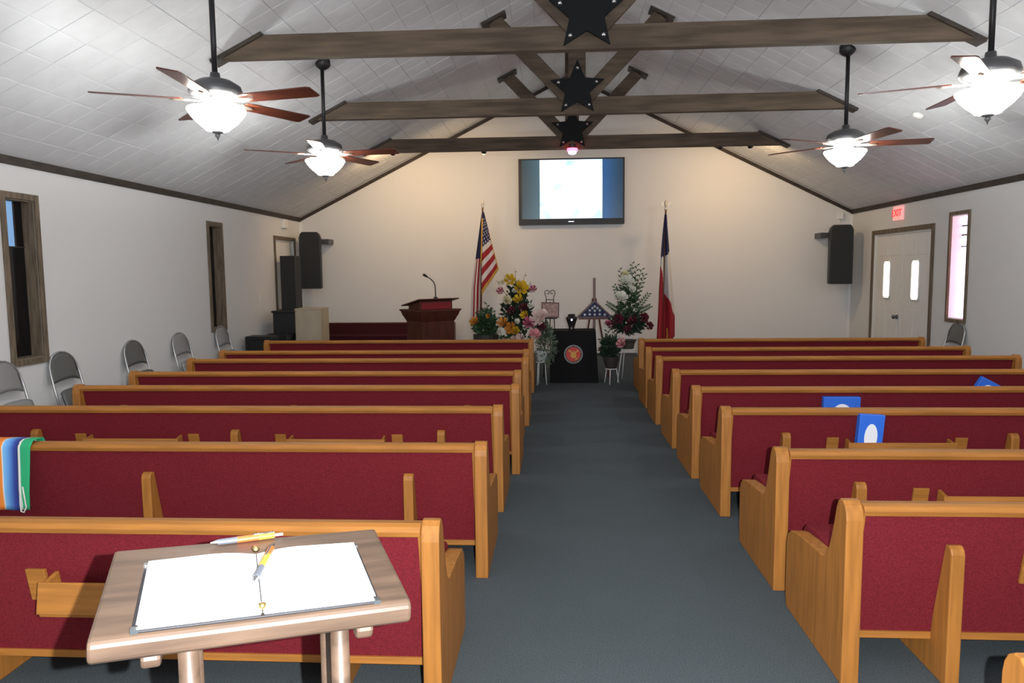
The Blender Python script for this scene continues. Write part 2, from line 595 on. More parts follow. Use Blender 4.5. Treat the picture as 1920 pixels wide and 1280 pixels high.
def door(n_, hole, xw, sd, leaves, cw, casem, lites):
    y0, y1, z0, z1 = hole
    root = bpy.data.objects.new('door_%d' % n_, None)
    C.objects.link(root)
    root.location = (xw, y0, 0)
    struct(root)
    W = y1 - y0
    a, c = sorted((0, -sd * .022))
    for (ya, yb, za, zb) in ((-cw, 0, 0, z1 + cw), (W, W + cw, 0, z1 + cw), (0, W, z1, z1 + cw)):
        MB().box(a, c, ya, yb, za, zb).build('casing', casem, root, bevel=.004)
    a, c = sorted((sd * .02, sd * .2))
    for (ya, yb, za, zb) in ((0, .03, 0, z1), (W - .03, W, 0, z1), (.03, W - .03, z1 - .03, z1)):
        MB().box(a, c, ya, yb, za, zb).build('jamb', M['white'], root)
    lw = (W - .06 - .008 * (leaves - 1)) / leaves
    for k in range(leaves):
        ya = .03 + k * (lw + .008)
        yb = ya + lw
        a, c = sorted((sd * .03, sd * .075))
        lf = MB().box(a, c, ya + .003, yb - .003, .008, z1 - .034).build('door_leaf', M['white'], root, bevel=.003)
        f0 = sd * .03
        pa, pc = sorted((f0, f0 - sd * .008))
        rows = ((.22, .95), (1.82, 2.06)) if lites else ((.2, .95), (1.1, 1.75), (1.82, 2.08))
        for (za, zb) in rows:
            for h in range(2):
                u = ya + .09 + h * (lw - .09) / 2
                MB().box(pa, pc, u, u + (lw - .27) / 2, za, zb).build('door_panel', M['white'], lf, bevel=.006)
        if lites:
            ly = (ya + yb) / 2 + (.02 if k else -.0)
            pts = []
            for q in range(24):
                t = 2 * PI * q / 24
                cx = .13 * max(-1, min(1, 1.5 * math.cos(t)))
                cz = .32 * max(-1, min(1, 1.18 * math.sin(t)))
                pts.append((ly + cx, 1.42 + cz))
            g = MB().prism(pts, f0 - sd * .012, f0 + sd * .01, 'x').build('door_glass', M['lite'], lf)
            loop = [(f0 - sd * .012, p[0], p[1]) for p in pts]
            MB().tube(loop, .014, 6, True).build('glass_trim', M['white'], lf, smooth=True)
    return root, lw


dr, lw = door(1, D1, XL, -1, 1, .065, M['casing'], False)
k_ = MB().lathe([(0, 0), (.03, 0), (.03, .02), (.012, .03), (.03, .05), (.025, .075), (0, .08)], 14, mtx=Matrix.Translation((-.03, .12, .95)) @ Matrix.Rotation(R(90), 4, 'Y'))
k_.build('door_knob', M['brass'], dr, smooth=True)
dr, lw = door(2, D2, XR, 1, 2, .075, M['casing'], True)
for yy in (.03 + lw + .10,):
    MB().lathe([(0, 0), (.035, 0), (.035, .02), (.014, .03), (.035, .055), (.03, .08), (0, .085)], 14, mtx=Matrix.Translation((.03, yy, .80)) @ Matrix.Rotation(R(-90), 4, 'Y')).build('door_knob', M['pewter'], dr, smooth=True)

# ------------------------------------------------------------------ roof trusses


def star_poly(R0, r1, cx=0, cz=0, n=5, rot=0):
    return [(cx + (R0 if i % 2 == 0 else r1) * math.sin(rot + PI * i / n), cz + (R0 if i % 2 == 0 else r1) * math.cos(rot + PI * i / n)) for i in range(2 * n)]


def make_truss(label):
    t = thing('roof_truss', label, 'roof truss', (XC, 6.98, 0), 0, 'timber roof trusses')
    zb, zt = 3.635, 3.85
    th = .05

    def roofx(z):
        return (ZR - z) / SL
    MB().prism([(-roofx(zb) + .06, zb), (roofx(zb) - .06, zb), (roofx(zt) - .06, zt), (-roofx(zt) + .06, zt)], -th, th, 'y').build('tie_beam', M['beam'], t, bevel=.006)
    MB().box(-.115, .115, .055, .115, 3.70, ZR - .12).build('king_post', M['beam'], t, bevel=.005)
    for sd in (-1, 1):
        # brace from the joint out and up to the ceiling
        a = Vector((0, 0, 3.72))
        e = Vector((sd * 1.06, 0, 4.815))
        dv = (e - a)
        L = dv.length
        mt = Matrix.Translation(a) @ Matrix.Rotation(math.atan2(dv.x, dv.z), 4, 'Y')
        MB().box(-.095, .095, -th - .064, -th - .004, .17, L, mt).build('brace', M['beam'], t, bevel=.005)
        # plates lying against the ceiling
        for (cx, ln, y0_, y1_) in ((1.075, .34, -.17, .05), (roofx(3.75), .56, -.08, .08)):
            cz = ZR - cx * SL
            m2 = Matrix.Translation((sd * cx, 0, cz)) @ Matrix.Rotation(sd * ANG, 4, 'Y')
            MB().box(-ln / 2, ln / 2, y0_, y1_, -.038, -.002, m2).build('ceiling_plate', M['trim'], t, bevel=.004)
    sp = MB().prism(star_poly(.36, .165, 0, 3.935), -.150, -.118, 'y').build('star_plate', M['iron'], t, bevel=.004)
    for i in range(5):
        an = 2 * PI * i / 5
        cx, cz = .255 * math.sin(an), 3.935 + .255 * math.cos(an)
        MB().lathe([(0, .02), (.012, .018), (.02, .006), (.022, 0)], 10, mtx=Matrix.Translation((cx, -.150, cz)) @ Matrix.Rotation(R(90), 4, 'X')).build('bolt', M['bolt'], sp, smooth=True)
    return t


tr0 = make_truss('timber roof truss with black star plate, nearest the camera')
dup(tr0, (XC, 9.74, 0), 0, 'middle timber roof truss with black star plate, between two others')
tr3 = dup(tr0, (XC, 12.41, 0), 0, 'farthest timber roof truss, red lamp hanging below its star plate')

rl = thing('red_lamp', 'glowing red lamp hanging under the farthest truss above the television', 'lamp', (XC, 12.30, 3.60))
MB().lathe([(0, .10), (.055, .10), (.055, .03), (.0, .03)], 16).build('lamp_housing', M['black'], rl, smooth=False)
MB().lathe([(.0, .035), (.085, .03), (.09, 0.0), (.08, -.02), (0, -.02)], 16).build('lens', M['redlamp'], rl, smooth=True)
MB().lathe([(0, -.018), (.06, -.02), (.062, -.05), (.04, -.062), (0, -.066)], 16).build('bulb', M['hotlamp'], rl, smooth=True)
MB().tube([(0, .06, .08), (0, .062, .115)], .02).build('stem', M['black'], rl)


def spot(x, label, aim, energy, bulb):
    t = thing('spotlight', label, 'spotlight', (x, 12.53, 3.64), 0, 'spotlights behind the farthest truss')
    d = Vector(aim) - Vector((x, 12.53, 3.64))
    q = d.to_track_quat('-Z', 'Y').to_matrix().to_4x4()
    MB().lathe([(0, .09), (.035, .09), (.045, .0), (.042, .0), (.03, .07), (0, .07)], 14, mtx=q).build('lamp_can', M['black'], t, smooth=False)
    MB().tube([(0, -.068, .08), (0, -.0, .09)], .012).build('arm', M['black'], t)
    if bulb:
        MB().lathe([(0, .03), (.028, .02), (.03, 0), (.02, -.03), (0, -.04)], 12, c=(0, 0, -.01)).build('bulb', M['amber'], t, smooth=True)
    sd_ = bpy.data.lights.new('spot_beam', 'SPOT')
    sd_.energy = energy
    sd_.color = (1.0, .68, .36)
    sd_.spot_size = R(160)
    sd_.spot_blend = .8
    sd_.shadow_soft_size = .12
    so = bpy.data.objects.new('spot_beam', sd_)
    C.objects.link(so)
    so.parent = t
    so.matrix_local = Matrix.Translation(d.normalized() * .06) @ q


spot(-1.19, 'small amber spotlight behind the farthest truss on the pulpit side', (-1.7, 14.4, 2.6), SPOT_W * .42, True)
spot(-2.75, 'added unseen spotlight behind the farthest truss, toward its pulpit-side end', (-3.4, 14.4, 2.2), SPOT_W * .5, False)  # extra lamp added to brighten the wall toward the organ corner
spot(2.75, 'small spotlight behind the farthest truss above the blue, white and red flag', (2.6, 14.4, 2.4), SPOT_W * .36, False)
spot(3.25, 'added unseen spotlight behind the farthest truss, toward its double-door end', (4.3, 14.4, 2.0), SPOT_W * .35, False)  # extra lamp added to lift the dim corner by the double door

# ------------------------------------------------------------------ ceiling fans


def make_fan(x, y, a0, label):
    zr_ = ZR - abs(x - XC) * SL
    zm = 3.06                                    # motor height, fixed for all four
    t = thing('ceiling_fan', label, 'ceiling fan', (x, y, zr_), 0, 'ceiling fans with lit glass bowls')
    sd = -1 if x < XC else 1
    tilt = Matrix.Rotation(sd * ANG, 4, 'Y')
    MB().lathe([(0, -.0), (.085, -.002), (.085, -.03), (.06, -.085), (.02, -.10), (0, -.10)], 18, mtx=tilt).build('canopy', M['rod'], t, smooth=True)
    z = zm - zr_
    MB().tube([(0, 0, -.07), (0, 0, z + .09)], .021, 12).build('downrod', M['rod'], t, smooth=True)
    MB().lathe([(0, .12), (.035, .12), (.04, .08), (.12, .06), (.185, .02), (.20, -.025), (.19, -.055), (.14, -.075), (.10, -.10), (0, -.10)], 26, c=(0, 0, z - .03)).build('motor_housing', M['pewter'], t, smooth=True)
    for k in range(5):
        an = a0 + 2 * PI * k / 5
        mt = Matrix.Translation((0, 0, z - .115)) @ Matrix.Rotation(an, 4, 'Z')
        tilt_ = Matrix.Rotation(R(-11), 4, 'X')
        bl = MB().prism([(.24, -.055), (.30, -.068), (.83, -.082), (.86, -.07), (.86, .07), (.83, .082), (.30, .068), (.24, .055)], -.005, .005, 'z', mt @ tilt_).build('blade', M['blade'], t, bevel=.002)
        MB().prism([(.11, -.02), (.17, -.016), (.22, -.035), (.30, -.02), (.33, 0), (.30, .02), (.22, .035), (.17, .016), (.11, .02)], -.017, -.006, 'z', mt @ tilt_).build('blade_bracket', M['bracket'], bl)
    zb_ = z - .195
    MB().tube([(0, 0, z - .08), (0, 0, zb_ - .16)], .012, 8).build('lamp_stem', M['pewter'], t)
    for k in range(3):
        an = 2 * PI * k / 3 + .5
        MB().lathe([(0, .055), (.018, .045), (.03, .02), (.028, -.005), (.014, -.03), (0, -.032)], 12, c=(.09 * math.cos(an), .09 * math.sin(an), zb_ + .012)).build('bulb', M['bulb'], t, smooth=True)
    prof = [(.215, .012), (.218, 0), (.210, -.012), (.19, -.045), (.155, -.085), (.12, -.115), (.10, -.13), (.085, -.148), (.03, -.152), (0, -.152)]
    MB().lathe(prof, 32, c=(0, 0, zb_)).build('light_bowl', M['bowl'], t, smooth=True)
    MB().lathe([(0, -.15), (.045, -.152), (.04, -.165), (.018, -.175), (.022, -.19), (.008, -.205), (0, -.23)], 14, c=(0, 0, zb_)).build('finial', M['pewter'], t, smooth=True)
    return t


make_fan(-2.60, 5.62, R(-13), 'ceiling fan nearest the camera on the pulpit side, glowing bowl')
make_fan(-2.57, 8.20, R(-8), 'farther ceiling fan on the pulpit side, lit bowl below the tie beams')
make_fan(3.15, 5.62, R(15), 'ceiling fan nearest the camera on the double-door side, glowing bowl')
make_fan(3.15, 8.25, R(-8), 'farther ceiling fan on the double-door side, lit bowl, two dark blades showing')

# ------------------------------------------------------------------ pews
PL = 3.66


def make_pew(name, label, L, group, mids=(-1.415, 0, 1.415), racks=(-.708, .708)):
    t = thing(name, label, 'pew', (0, 0, 0), 0, group)
    hl = L / 2
    th = .066
    prof = [(0, 0), (0, .655), (.006, .685), (.02, .708), (.042, .722), (.066, .722), (.086, .708), (.10, .68), (.125, .60), (.155, .515), (.18, .465), (.205, .440), (.235, .428),
            (.30, .425), (.45, .415), (.58, .402), (.635, .388), (.672, .36), (.69, .32), (.69, .06), (.675, 0)]
    for sd in (-1, 1):
        x0 = -hl if sd < 0 else hl - th
        MB().prism(prof, x0, x0 + th, 'x').build('end_panel', M['oakv'], t, bevel=.005)
    xi = hl - th
    # backrest: padded panel leaning back
    MB().prism([(.022, .675), (.135, .150), (.185, .155), (.18, .40), (.10, .64), (.08, .675)], -xi + .012, xi - .012, 'x').build('backrest', M['fabric'], t, bevel=.006)
    for sd in (-1, 1):
        x0 = -xi if sd < 0 else xi - .012
        MB().prism([(.018, .67), (.130, .150), (.18, .150), (.08, .67)], x0, x0 + .012, 'x').build('side_strip', M['oakv'], t)
    MB().prism([(.002, .672), (-.004, .692), (.006, .708), (.03, .715), (.07, .712), (.086, .695), (.082, .672)], -xi, xi, 'x').build('top_rail', M['oak'], t, bevel=.003)
    MB().prism([(.122, .132), (.122, .160), (.185, .160), (.185, .132)], -xi, xi, 'x').build('bottom_rail', M['oak'], t, bevel=.003)
    MB().prism([(.15, .33), (.15, .40), (.19, .415), (.50, .432), (.62, .425), (.655, .40), (.66, .36), (.645, .33)], -xi, xi, 'x').build('seat_cushion', M['fabric'], t, bevel=.01)
    MB().box(-xi, xi, .60, .625, .24, .33).build('seat_rail', M['oak'], t, bevel=.004)
    for mx in mids:
        MB().prism([(.0, 0), (-.002, .525), (.006, .545), (.022, .556), (.044, .552), (.117, .235), (.130, .13), (.19, .13), (.2, .328), (.57, .328), (.53, .1), (.50, 0)],
                   mx - .026, mx + .026, 'x').build('support', M['oakv'], t, bevel=.005)
    for rx in racks:
        brk = []
        hw_ = .44
        # brackets: flat plates on the back, a shelf and a front board held off it
        bd = MB().prism([(-.048, .388), (-.060, .393), (-.040, .506), (-.028, .502)], rx - hw_ + .105, rx + hw_ - .105, 'x').build('rack_board', M['oak'], t, bevel=.004)
        MB().box(rx - hw_ + .11, rx + hw_ - .11, -.048, .076, .380, .392).build('rack_shelf', M['oak'], bd)
        for sd in (-1, 1):
            xo, xn = rx + sd * hw_, rx + sd * (hw_ - .115)
            # plate against the back
            a_, c_ = sorted((xo, xo - sd * .075))
            MB().prism([(.062, .39), (.078, .39), (.052, .52), (.036, .52)], a_, c_, 'x').build('rack_bracket', M['oak'], bd, bevel=.003)
            a_, c_ = sorted((xn, xn - sd * .016))
            MB().prism([(.062, .40), (.042, .515), (-.030, .500), (-.050, .388), (.072, .380)], a_ - .0, c_, 'x').build('rack_side', M['oak'], bd, bevel=.003)
    return t


PG = 'honey oak pews with burgundy upholstery'
LY = [2.468, 3.68, 4.74, 5.66, 6.49, 7.50, 8.30, 9.60]
LXI = [-.445, -.389, -.382, -.316, -.340, -.308, -.330, -.318]
LLAB = ['oak pew nearest the camera on the pulpit side, directly behind the guest book stand',
        'second oak pew from the camera on the pulpit side, striped blanket hung over it',
        'third oak pew from the camera on the pulpit side, two hymnal racks showing',
        'fourth oak pew from the camera on the pulpit side, beside a dark folding chair',
        'fifth oak pew from the camera on the pulpit side, between two aisle posts',
        'sixth oak pew from the camera on the pulpit side, near pale folding chairs',
        'second-frontmost oak pew on the pulpit side, just behind the front pew',
        'frontmost oak pew on the pulpit side, nearest the pulpit and flowers']
RY = [1.70, 2.742, 3.582, 4.694, 5.570, 6.539, 7.58, 8.50, 9.62]
RXI = [1.080, 1.129, 1.119, 1.104, 1.081, 1.085, 1.080, 1.090, 1.138]
RLAB = ['rounded oak pew end in the bottom corner on the double-door side, mostly out of frame',
        'large oak pew near the camera on the double-door side, central support reaching the carpet',
        'oak pew on the double-door side, hymnal rack peeking above the nearest full pew',
        'oak pew on the double-door side holding a tall blue box in its rack',
        'oak pew on the double-door side with a wide blue box in its rack',
        'oak pew on the double-door side with a tilted blue box in its rack',
        'third oak pew from the front on the double-door side, beside the wall',
        'second-frontmost oak pew on the double-door side, below the grey chair and window',
        'frontmost oak pew on the double-door side, in front of the tricolour flag']
pew0 = make_pew('church_pew', LLAB[0], PL, PG)
HC = PL / 2 - .033
for i in range(8):
    loc = (LXI[i] - HC, LY[i], 0)
    if i == 0:
        pew0.location = loc
    else:
        dup(pew0, loc, 0, LLAB[i], None, ('rack_board',) if i == 1 else ())
for i in range(9):
    dup(pew0, (RXI[i] + HC, RY[i], 0), PI if i == 0 else 0, RLAB[i])

# ------------------------------------------------------------------ bench behind the pulpit, facing the congregation
t = thing('platform_bench', 'dark burgundy bench against the back wall behind the pulpit', 'bench', (-3.28, 14.28, 0), PI)
hl = 1.32
prof = [(0, 0), (0, .60), (.03, .645), (.075, .635), (.13, .55), (.20, .45), (.55, .42), (.62, .38), (.63, 0)]
for x0 in (-hl, hl - .06):
    MB().prism(prof, x0, x0 + .06, 'x').build('end_panel', M['maho'], t, bevel=.005)
MB().prism([(.03, .63), (.12, .2), (.17, .2), (.16, .42), (.09, .63)], -hl + .06, hl - .06, 'x').build('backrest', M['fabricd'], t, bevel=.006)
MB().box(-hl + .06, hl - .06, .01, .10,   .62, .645).build('top_rail', M['maho'], t, bevel=.004)
MB().box(-hl + .06, hl - .06, .14, .60, .34, .43).build('seat_cushion', M['fabricd'], t, bevel=.01)

# ------------------------------------------------------------------ pulpit
t = thing('pulpit', 'dark mahogany pulpit with flared cornice, standing before the red bench', 'pulpit', (-2.18, 12.65, 0), R(42))
W_, D_ = .33, .26
body = MB().box(-W_, W_, -D_, D_, .0, .78).build('body', M['maho'], t, bevel=.006)
MB().box(-W_ + .07, W_ - .07, -D_ - .008, -D_, .12, .70).build('front_panel', M['maho'], body, bevel=.006)
MB().box(-W_ - .03, W_ + .03, -D_ - .03, D_ + .03, 0, .09).build('plinth', M['maho'], t, bevel=.006)


def frustum(b, x0, y0, z0, x1, y1, z1):
    vs = [(-x0, -y0, z0), (x0, -y0, z0), (x0, y0, z0), (-x0, y0, z0), (-x1, -y1, z1), (x1, -y1, z1), (x1, y1, z1), (-x1, y1, z1)]
    return b.add(vs, [(3, 2, 1, 0), (4, 5, 6, 7), (0, 1, 5, 4), (1, 2, 6, 5), (2, 3, 7, 6), (3, 0, 4, 7)])


b = MB()
frustum(b, W_ + .005, D_ + .005, .78, W_ + .04, D_ + .04, .86)
frustum(b, W_ + .045, D_ + .045, .86, W_ + .075, D_ + .075, .955)
b.box(-W_ - .09, W_ + .09, -D_ - .09, D_ + .09, .955, .985)
b.build('cornice', M['maho'], t, bevel=.004)
MB().prism([(-.20, .985), (-.20, 1.13), (.18, 1.05), (.18, .985)], -W_ + .0, W_ - .0, 'x').build('desk_box', M['maho'], t, bevel=.004)
MB().box(-W_ + .03, W_ - .03, -.208, -.2, .99, 1.10).build('red_panel', M['redcloth'], t)
MB().prism([(-.30, 1.155), (-.30, 1.175), (.30, 1.055), (.30, 1.035)], -W_ - .08, W_ + .08, 'x').build('desk_top', M['maho'], t, bevel=.004)
mic = thing('gooseneck_microphone', 'thin gooseneck microphone standing up from the pulpit top', 'microphone', (-2.04, 12.40, 1.188))
pts = [(0, 0, -.02), (0, 0, .10), (-.005, 0, .20), (-.03, 0, .27), (-.08, -.01, .32), (-.14, -.02, .36)]
MB().tube(pts, .009, 8).build('gooseneck', M['black'], mic, smooth=True)
MB().tube([(-.13, -.018, .353), (-.16, -.022, .372), (-.19, -.026, .392), (-.205, -.028, .402)], [.014, .02, .026, .012], 10).build('capsule', M['black'], mic, smooth=True)
MB().lathe([(0, .012), (.035, .01), (.04, -.01), (0, -.012)], 14).build('mount', M['black'], mic)

# ------------------------------------------------------------------ corner by the left door: organ, bench, tower speaker, cabinet
t = thing('organ_console', 'black organ console between the beige cabinet and the wall', 'organ', (-4.62, 12.55, 0))
MB().box(-.25, .13, -.24, .24, 0, .95).build('body', M['black'], t, bevel=.006)
MB().box(-.27, .135, -.26, .26, .95, .985).build('lid', M['black'], t, bevel=.006)
MB().box(-.26, .13, -.62, -.24, .50, .60).build('keyboard_shelf', M['black'], t, bevel=.006)
for x0 in (-.26, .08):
    MB().box(x0, x0 + .05, -.62, -.57, 0, .50).build('leg', M['black'], t)
MB().box(-.2, .10, -.60, -.44, .60, .615).build('keyboard_lid', M['black'], t)
t = thing('organ_bench', 'low black bench at the wall in front of the organ console', 'bench', (-4.76, 11.55, 0))
MB().box(-.22, .22, -.16, .16, .56, .62).build('seat', M['black'], t, bevel=.008)
for sx in (-1, 1):
    MB().box(sx * .20 - .02, sx * .20 + .02, -.15, .15, 0, .56).build('side_panel', M['black'], t)
MB().box(-.18, .18, -.14, -.12, .05, .56).build('front_panel', M['black'], t)
t = thing('tower_speaker', 'tall dark tower loudspeaker hiding the door in the corner', 'loudspeaker', (-4.79, 13.15, 0))
MB().box(-.18, .10, -.16, .16, .03, 1.945).build('enclosure', M['black'], t, bevel=.008)
MB().box(-.165, .085, -.172, -.16, .08, 1.92).build('grille', M['grille'], t, bevel=.004)
for sx in (-.15, .07):
    for sy in (-.12, .12):
        MB().lathe([(0, .03), (.025, .03), (.025, 0), (0, 0)], 10, c=(sx, sy, 0)).build('foot', M['black'], t)
t = thing('cabinet', 'plain beige cabinet beside the black organ console', 'cabinet', (-4.225, 12.45, 0))
MB().box(-.225, .225, -.22, .22, .0, 1.0).build('body', M['beige'], t, bevel=.004)
MB().box(-.23, .23, -.23, .225, 1.0, 1.025).build('top', M['beige'], t, bevel=.004)
MB().box(-.21, .21, -.232, -.22, .05, .98).build('door', M['beige'], t, bevel=.003)

# ------------------------------------------------------------------ wall loudspeakers


def wall_speaker(x, rz, arm, label, m):
    t = thing('wall_speaker', label, 'loudspeaker', (x, 13.92, 1.33), rz, 'loudspeakers hung on the back wall')
    prof = [(-.20, .02), (-.185, 0), (.185, 0), (.20, .02), (.20, .98), (.175, 1.05), (.14, 1.085), (-.14, 1.085), (-.175, 1.05), (-.20, .98)]
    MB().prism(prof, -.14, .16, 'y').build('enclosure', M['black'], t, bevel=.008)
    MB().prism([(p[0] * .9, p[1] * .965 + .02) for p in prof], -.155, -.14, 'y').build('grille', m, t, bevel=.004)
    br = MB().box(-.04, .04, .16, .28, .88, .96)
    b = br.build('mount_arm', M['black'], t)
    mi = t.matrix_basis.inverted()
    q = Matrix.Translation((x, 13.92, 1.33)) @ Matrix.Rotation(rz, 4, 'Z')
    qi = q.inverted()
    xw = x + arm * .16
    x0, x1 = sorted((xw, xw + arm * .15))
    MB().box(x0, x1, 14.10, D - .001, 2.19, 2.29, qi).build('wall_bracket', M['pewter'], t, bevel=.004)
    return t


wall_speaker(-4.71, R(14), 1, 'black loudspeaker high on the back wall near the organ corner', M['grille'])
wall_speaker(5.29, R(-14), -1, 'black loudspeaker high on the back wall near the double door', M['grille'])

# ------------------------------------------------------------------ television
t = thing('television', 'wide black television hung high on the back wall, bright slide showing', 'television', (.328, D - .06, 3.15))
MB().box(-1.02, 1.02, -.04, .059, -.63, .63).build('housing', M['black'], t, bevel=.008)
fr = MB()
fr.box(-1.02, -.96, -.055, -.04, -.63, .63)
fr.box(.99, 1.02, -.055, -.04, -.63, .63)
fr.box(-.96, .99, -.055, -.04, .605, .63)
fr.box(-.96, .99, -.055, -.04, -.63, -.52)
fr.build('bezel', M['black'], t)
MB().box(-.96, .99, -.045, -.04, -.52, .605).build('screen', M['screen'], t)
MB().box(-.61, .595, -.047, -.045, -.515, .603).build('slide', M['slide'], t)
MB().box(-.06, .05, -.0565, -.055, -.582, -.566).build('badge', M['chrome'], t)

# ------------------------------------------------------------------ exit sign, small wall fittings


def text_mesh(s, size, name, m, parent, mtx, depth=.004):
    cu = bpy.data.curves.new(name, 'FONT')
    cu.body = s
    cu.size = size
    cu.extrude = depth
    cu.align_x = 'CENTER'
    cu.align_y = 'CENTER'
    tmp = bpy.data.objects.new('tmp_text', cu)
    C.objects.link(tmp)
    dg = bpy.context.evaluated_depsgraph_get()
    me = bpy.data.meshes.new_from_object(tmp.evaluated_get(dg))
    bpy.data.objects.remove(tmp)
    bpy.data.curves.remove(cu)
    me.materials.clear()
    me.materials.append(m)
    o = bpy.data.objects.new(name, me)
    C.objects.link(o)
    o.parent = parent
    o.matrix_local = mtx
    return o


t = thing('exit_sign', 'small lit red exit sign on the wall above the double door', 'exit sign', (XR - .03, 12.48, 2.51))
MB().box(-.022, .029, -.145, .145, -.115, .115).build('sign_box', M['exitw'], t, bevel=.006)
text_mesh('EXIT', .165, 'lettering', M['exitr'], t, Matrix.Translation((-.026, 0, 0)) @ Matrix.Rotation(R(-90), 4, 'Z') @ Matrix.Rotation(R(90), 4, 'X'))
o = MB().box(XL, XL + .06, 13.42, 13.62, 2.47, 2.64).build('emergency_light', M['white'], bevel=.01)
tag(o, 'small white box mounted on the wall above the corner door', 'emergency light')
t = thing('motion_sensor', 'small pale sensor box high on the back wall above the loudspeaker', 'sensor', (5.44, D - .03, 2.60))
MB().box(-.05, .05, -.03, .029, -.05, .08).build('box', M['white'], t, bevel=.008)
MB().box(-.006, .006, .012, .029, -.28, -.05).build('cable_cover', M['white'], t)
t = thing('light_switch', 'white switch plate on the wall beyond the second window', 'switch', (XL + .004, 12.31, 1.21))
MB().box(-.004, .003, -.04, .04, -.06, .06).build('plate', M['white'], t, bevel=.002)
MB().box(.003, .012, -.008, .008, -.012, .012).build('toggle', M['white'], t)
zs = ZR - (4.25 - XC) * SL
t = thing('smoke_detector', 'small white smoke detector on the sloped ceiling beyond the fans', 'smoke detector', (4.29, 9.05, ZR - (4.29 - XC) * SL))
MB().lathe([(0, -.045), (.045, -.042), (.065, -.02), (.07, 0), (0, 0)], 18, mtx=Matrix.Rotation(ANG, 4, 'Y')).build('body', M['white'], t, smooth=True)

# ------------------------------------------------------------------ folding chairs leaning on the walls


def make_chair(name, label, m, loc, rz):
    t = thing(name, label, 'chair', loc, rz, 'folded metal chairs leaning on the walls')
    # local: wall at +y, chair width along x, leaning: foot at y=-.22, top at y=-.03

    def P(x, z, off=0.0):
        return (x, -.20 + .19 * (z / .84) - off, z)
    arc = [(-.215, .02), (-.22, .45), (-.215, .62)] + [(-.215 * math.cos(a), .62 + .22 * math.sin(a) ** .8) for a in [PI * k / 10 for k in range(1, 10)]] + [(.215, .62), (.22, .45), (.215, .02)]
    MB().tube([P(x, z) for x, z in arc], .011, 8).build('frame', M['tube'], t, smooth=True)
    MB().tube([P(x, z, .03) for x, z in ((-.19, .02), (-.19, .40))], .01, 8).build('leg', M['tube'], t, smooth=True)
    MB().tube([P(x, z, .03) for x, z in ((.19, .02), (.19, .40))], .01, 8).build('leg', M['tube'], t, smooth=True)
    MB().tube([P(-.19, .08, .03), P(.19, .08, .03)], .008, 8).build('stretcher', M['tube'], t)
    n = 14

    def back(u, v):
        x = -.205 + .41 * u
        zt = .62 + .21 * max(0.0, 1 - (x / .215) ** 2) ** .42
        zl = .53 + .035 * (1 - (x / .205) ** 2)
        z = zl + (zt - zl) * v
        p = P(x, z)
        return (p[0], p[1] - .02 + .03 * (x / .2) ** 2, p[2])
    MB().grid(back, n, 8).build('backrest', m, t, smooth=True, solid=.006)

    def seat(u, v):
        x = -.20 + .40 * u
        zt = .475 - .03 * (x / .2) ** 4
        z = .12 + (zt - .12) * v
        p = P(x, z, .045)
        return (p[0], p[1] - .012 * math.sin(PI * v) - .01 * (1 - v), p[2])
    MB().grid(seat, 10, 8).build('seat', m, t, smooth=True, solid=.02)
    return t


make_chair('folding_chair', 'pale grey folded chair nearest the camera, under the near window', M['chairg'], (XL, 6.31, 0), R(90))
make_chair('folding_chair', 'dark grey folded chair just past the near dark window', M['chaird'], (XL, 7.13, 0), R(90))
make_chair('folding_chair', 'grey folded chair third along the wall, between two windows', M['chaird'], (XL, 8.40, 0), R(90))
make_chair('folding_chair', 'light grey folded chair fourth along the wall, just before the far window', M['chairg'], (XL, 9.49, 0), R(90))
make_chair('folding_chair', 'light grey folded chair leaning below the far dark window', M['chairg'], (XL, 10.72, 0), R(90))
make_chair('folding_chair', 'grey folded chair under the glowing violet window', M['chaird'], (XR, 10.55, 0), R(-90))

# ------------------------------------------------------------------ serape over the second pew
t = thing('serape_blanket', 'bright striped woven blanket draped over the second pew', 'blanket', (-3.405, 3.68, 0))
path = [(-.026, .358), (-.030, .47), (-.022, .60), (-.018, .695), (-.010, .722), (.015, .732), (.055, .730), (.095, .724), (.112, .69), (.14, .60), (.165, .52)]


def ser(u, v):
    k = v * (len(path) - 1)
    i = min(int(k), len(path) - 2)
    f = k - i
    y = path[i][0] * (1 - f) + path[i + 1][0] * f
    z = path[i][1] * (1 - f) + path[i + 1][1] * f
    x = u * .60 + .008 * math.sin(v * 5) * u
    if v < .35:
        y -= .006 + .006 * math.sin(u * 30) * (1 - v / .35)
        x += -.018 * (1 - v / .35)
    return (x, y, z)


MB().grid(ser, 48, 44).build('cloth', M['serape'], t, smooth=True, solid=.005)
MB().tube([(.565, -.046, .49), (.575, -.05, .43), (.582, -.052, .38), (.570, -.054, .352), (.552, -.052, .356), (.548, -.05, .40), (.55, -.048, .45)], .004, 6).build('fringe_cord', M['cord'], t, smooth=True)

# ------------------------------------------------------------------ blue boxes in the pew racks


def blue_box(x, y, z, wd, ht, th, label, rx=0, ry=0):
    t = thing('tissue_box', label, 'tissue box', (x, y, z), 0, 'blue boxes in the pew racks')
    t.rotation_euler = (rx, ry, 0)
    MB().box(-wd / 2, wd / 2, -th / 2, th / 2, 0, ht).build('carton', M['bluebox'], t, bevel=.004)
    pts = [(wd * .26 * math.sin(2 * PI * k / 24), ht * .5 + ht * .30 * math.cos(2 * PI * k / 24)) for k in range(24)]
    MB().prism(pts, -th / 2 - .0025, -th / 2, 'y').build('oval_front', M['paper'], t)
    return t


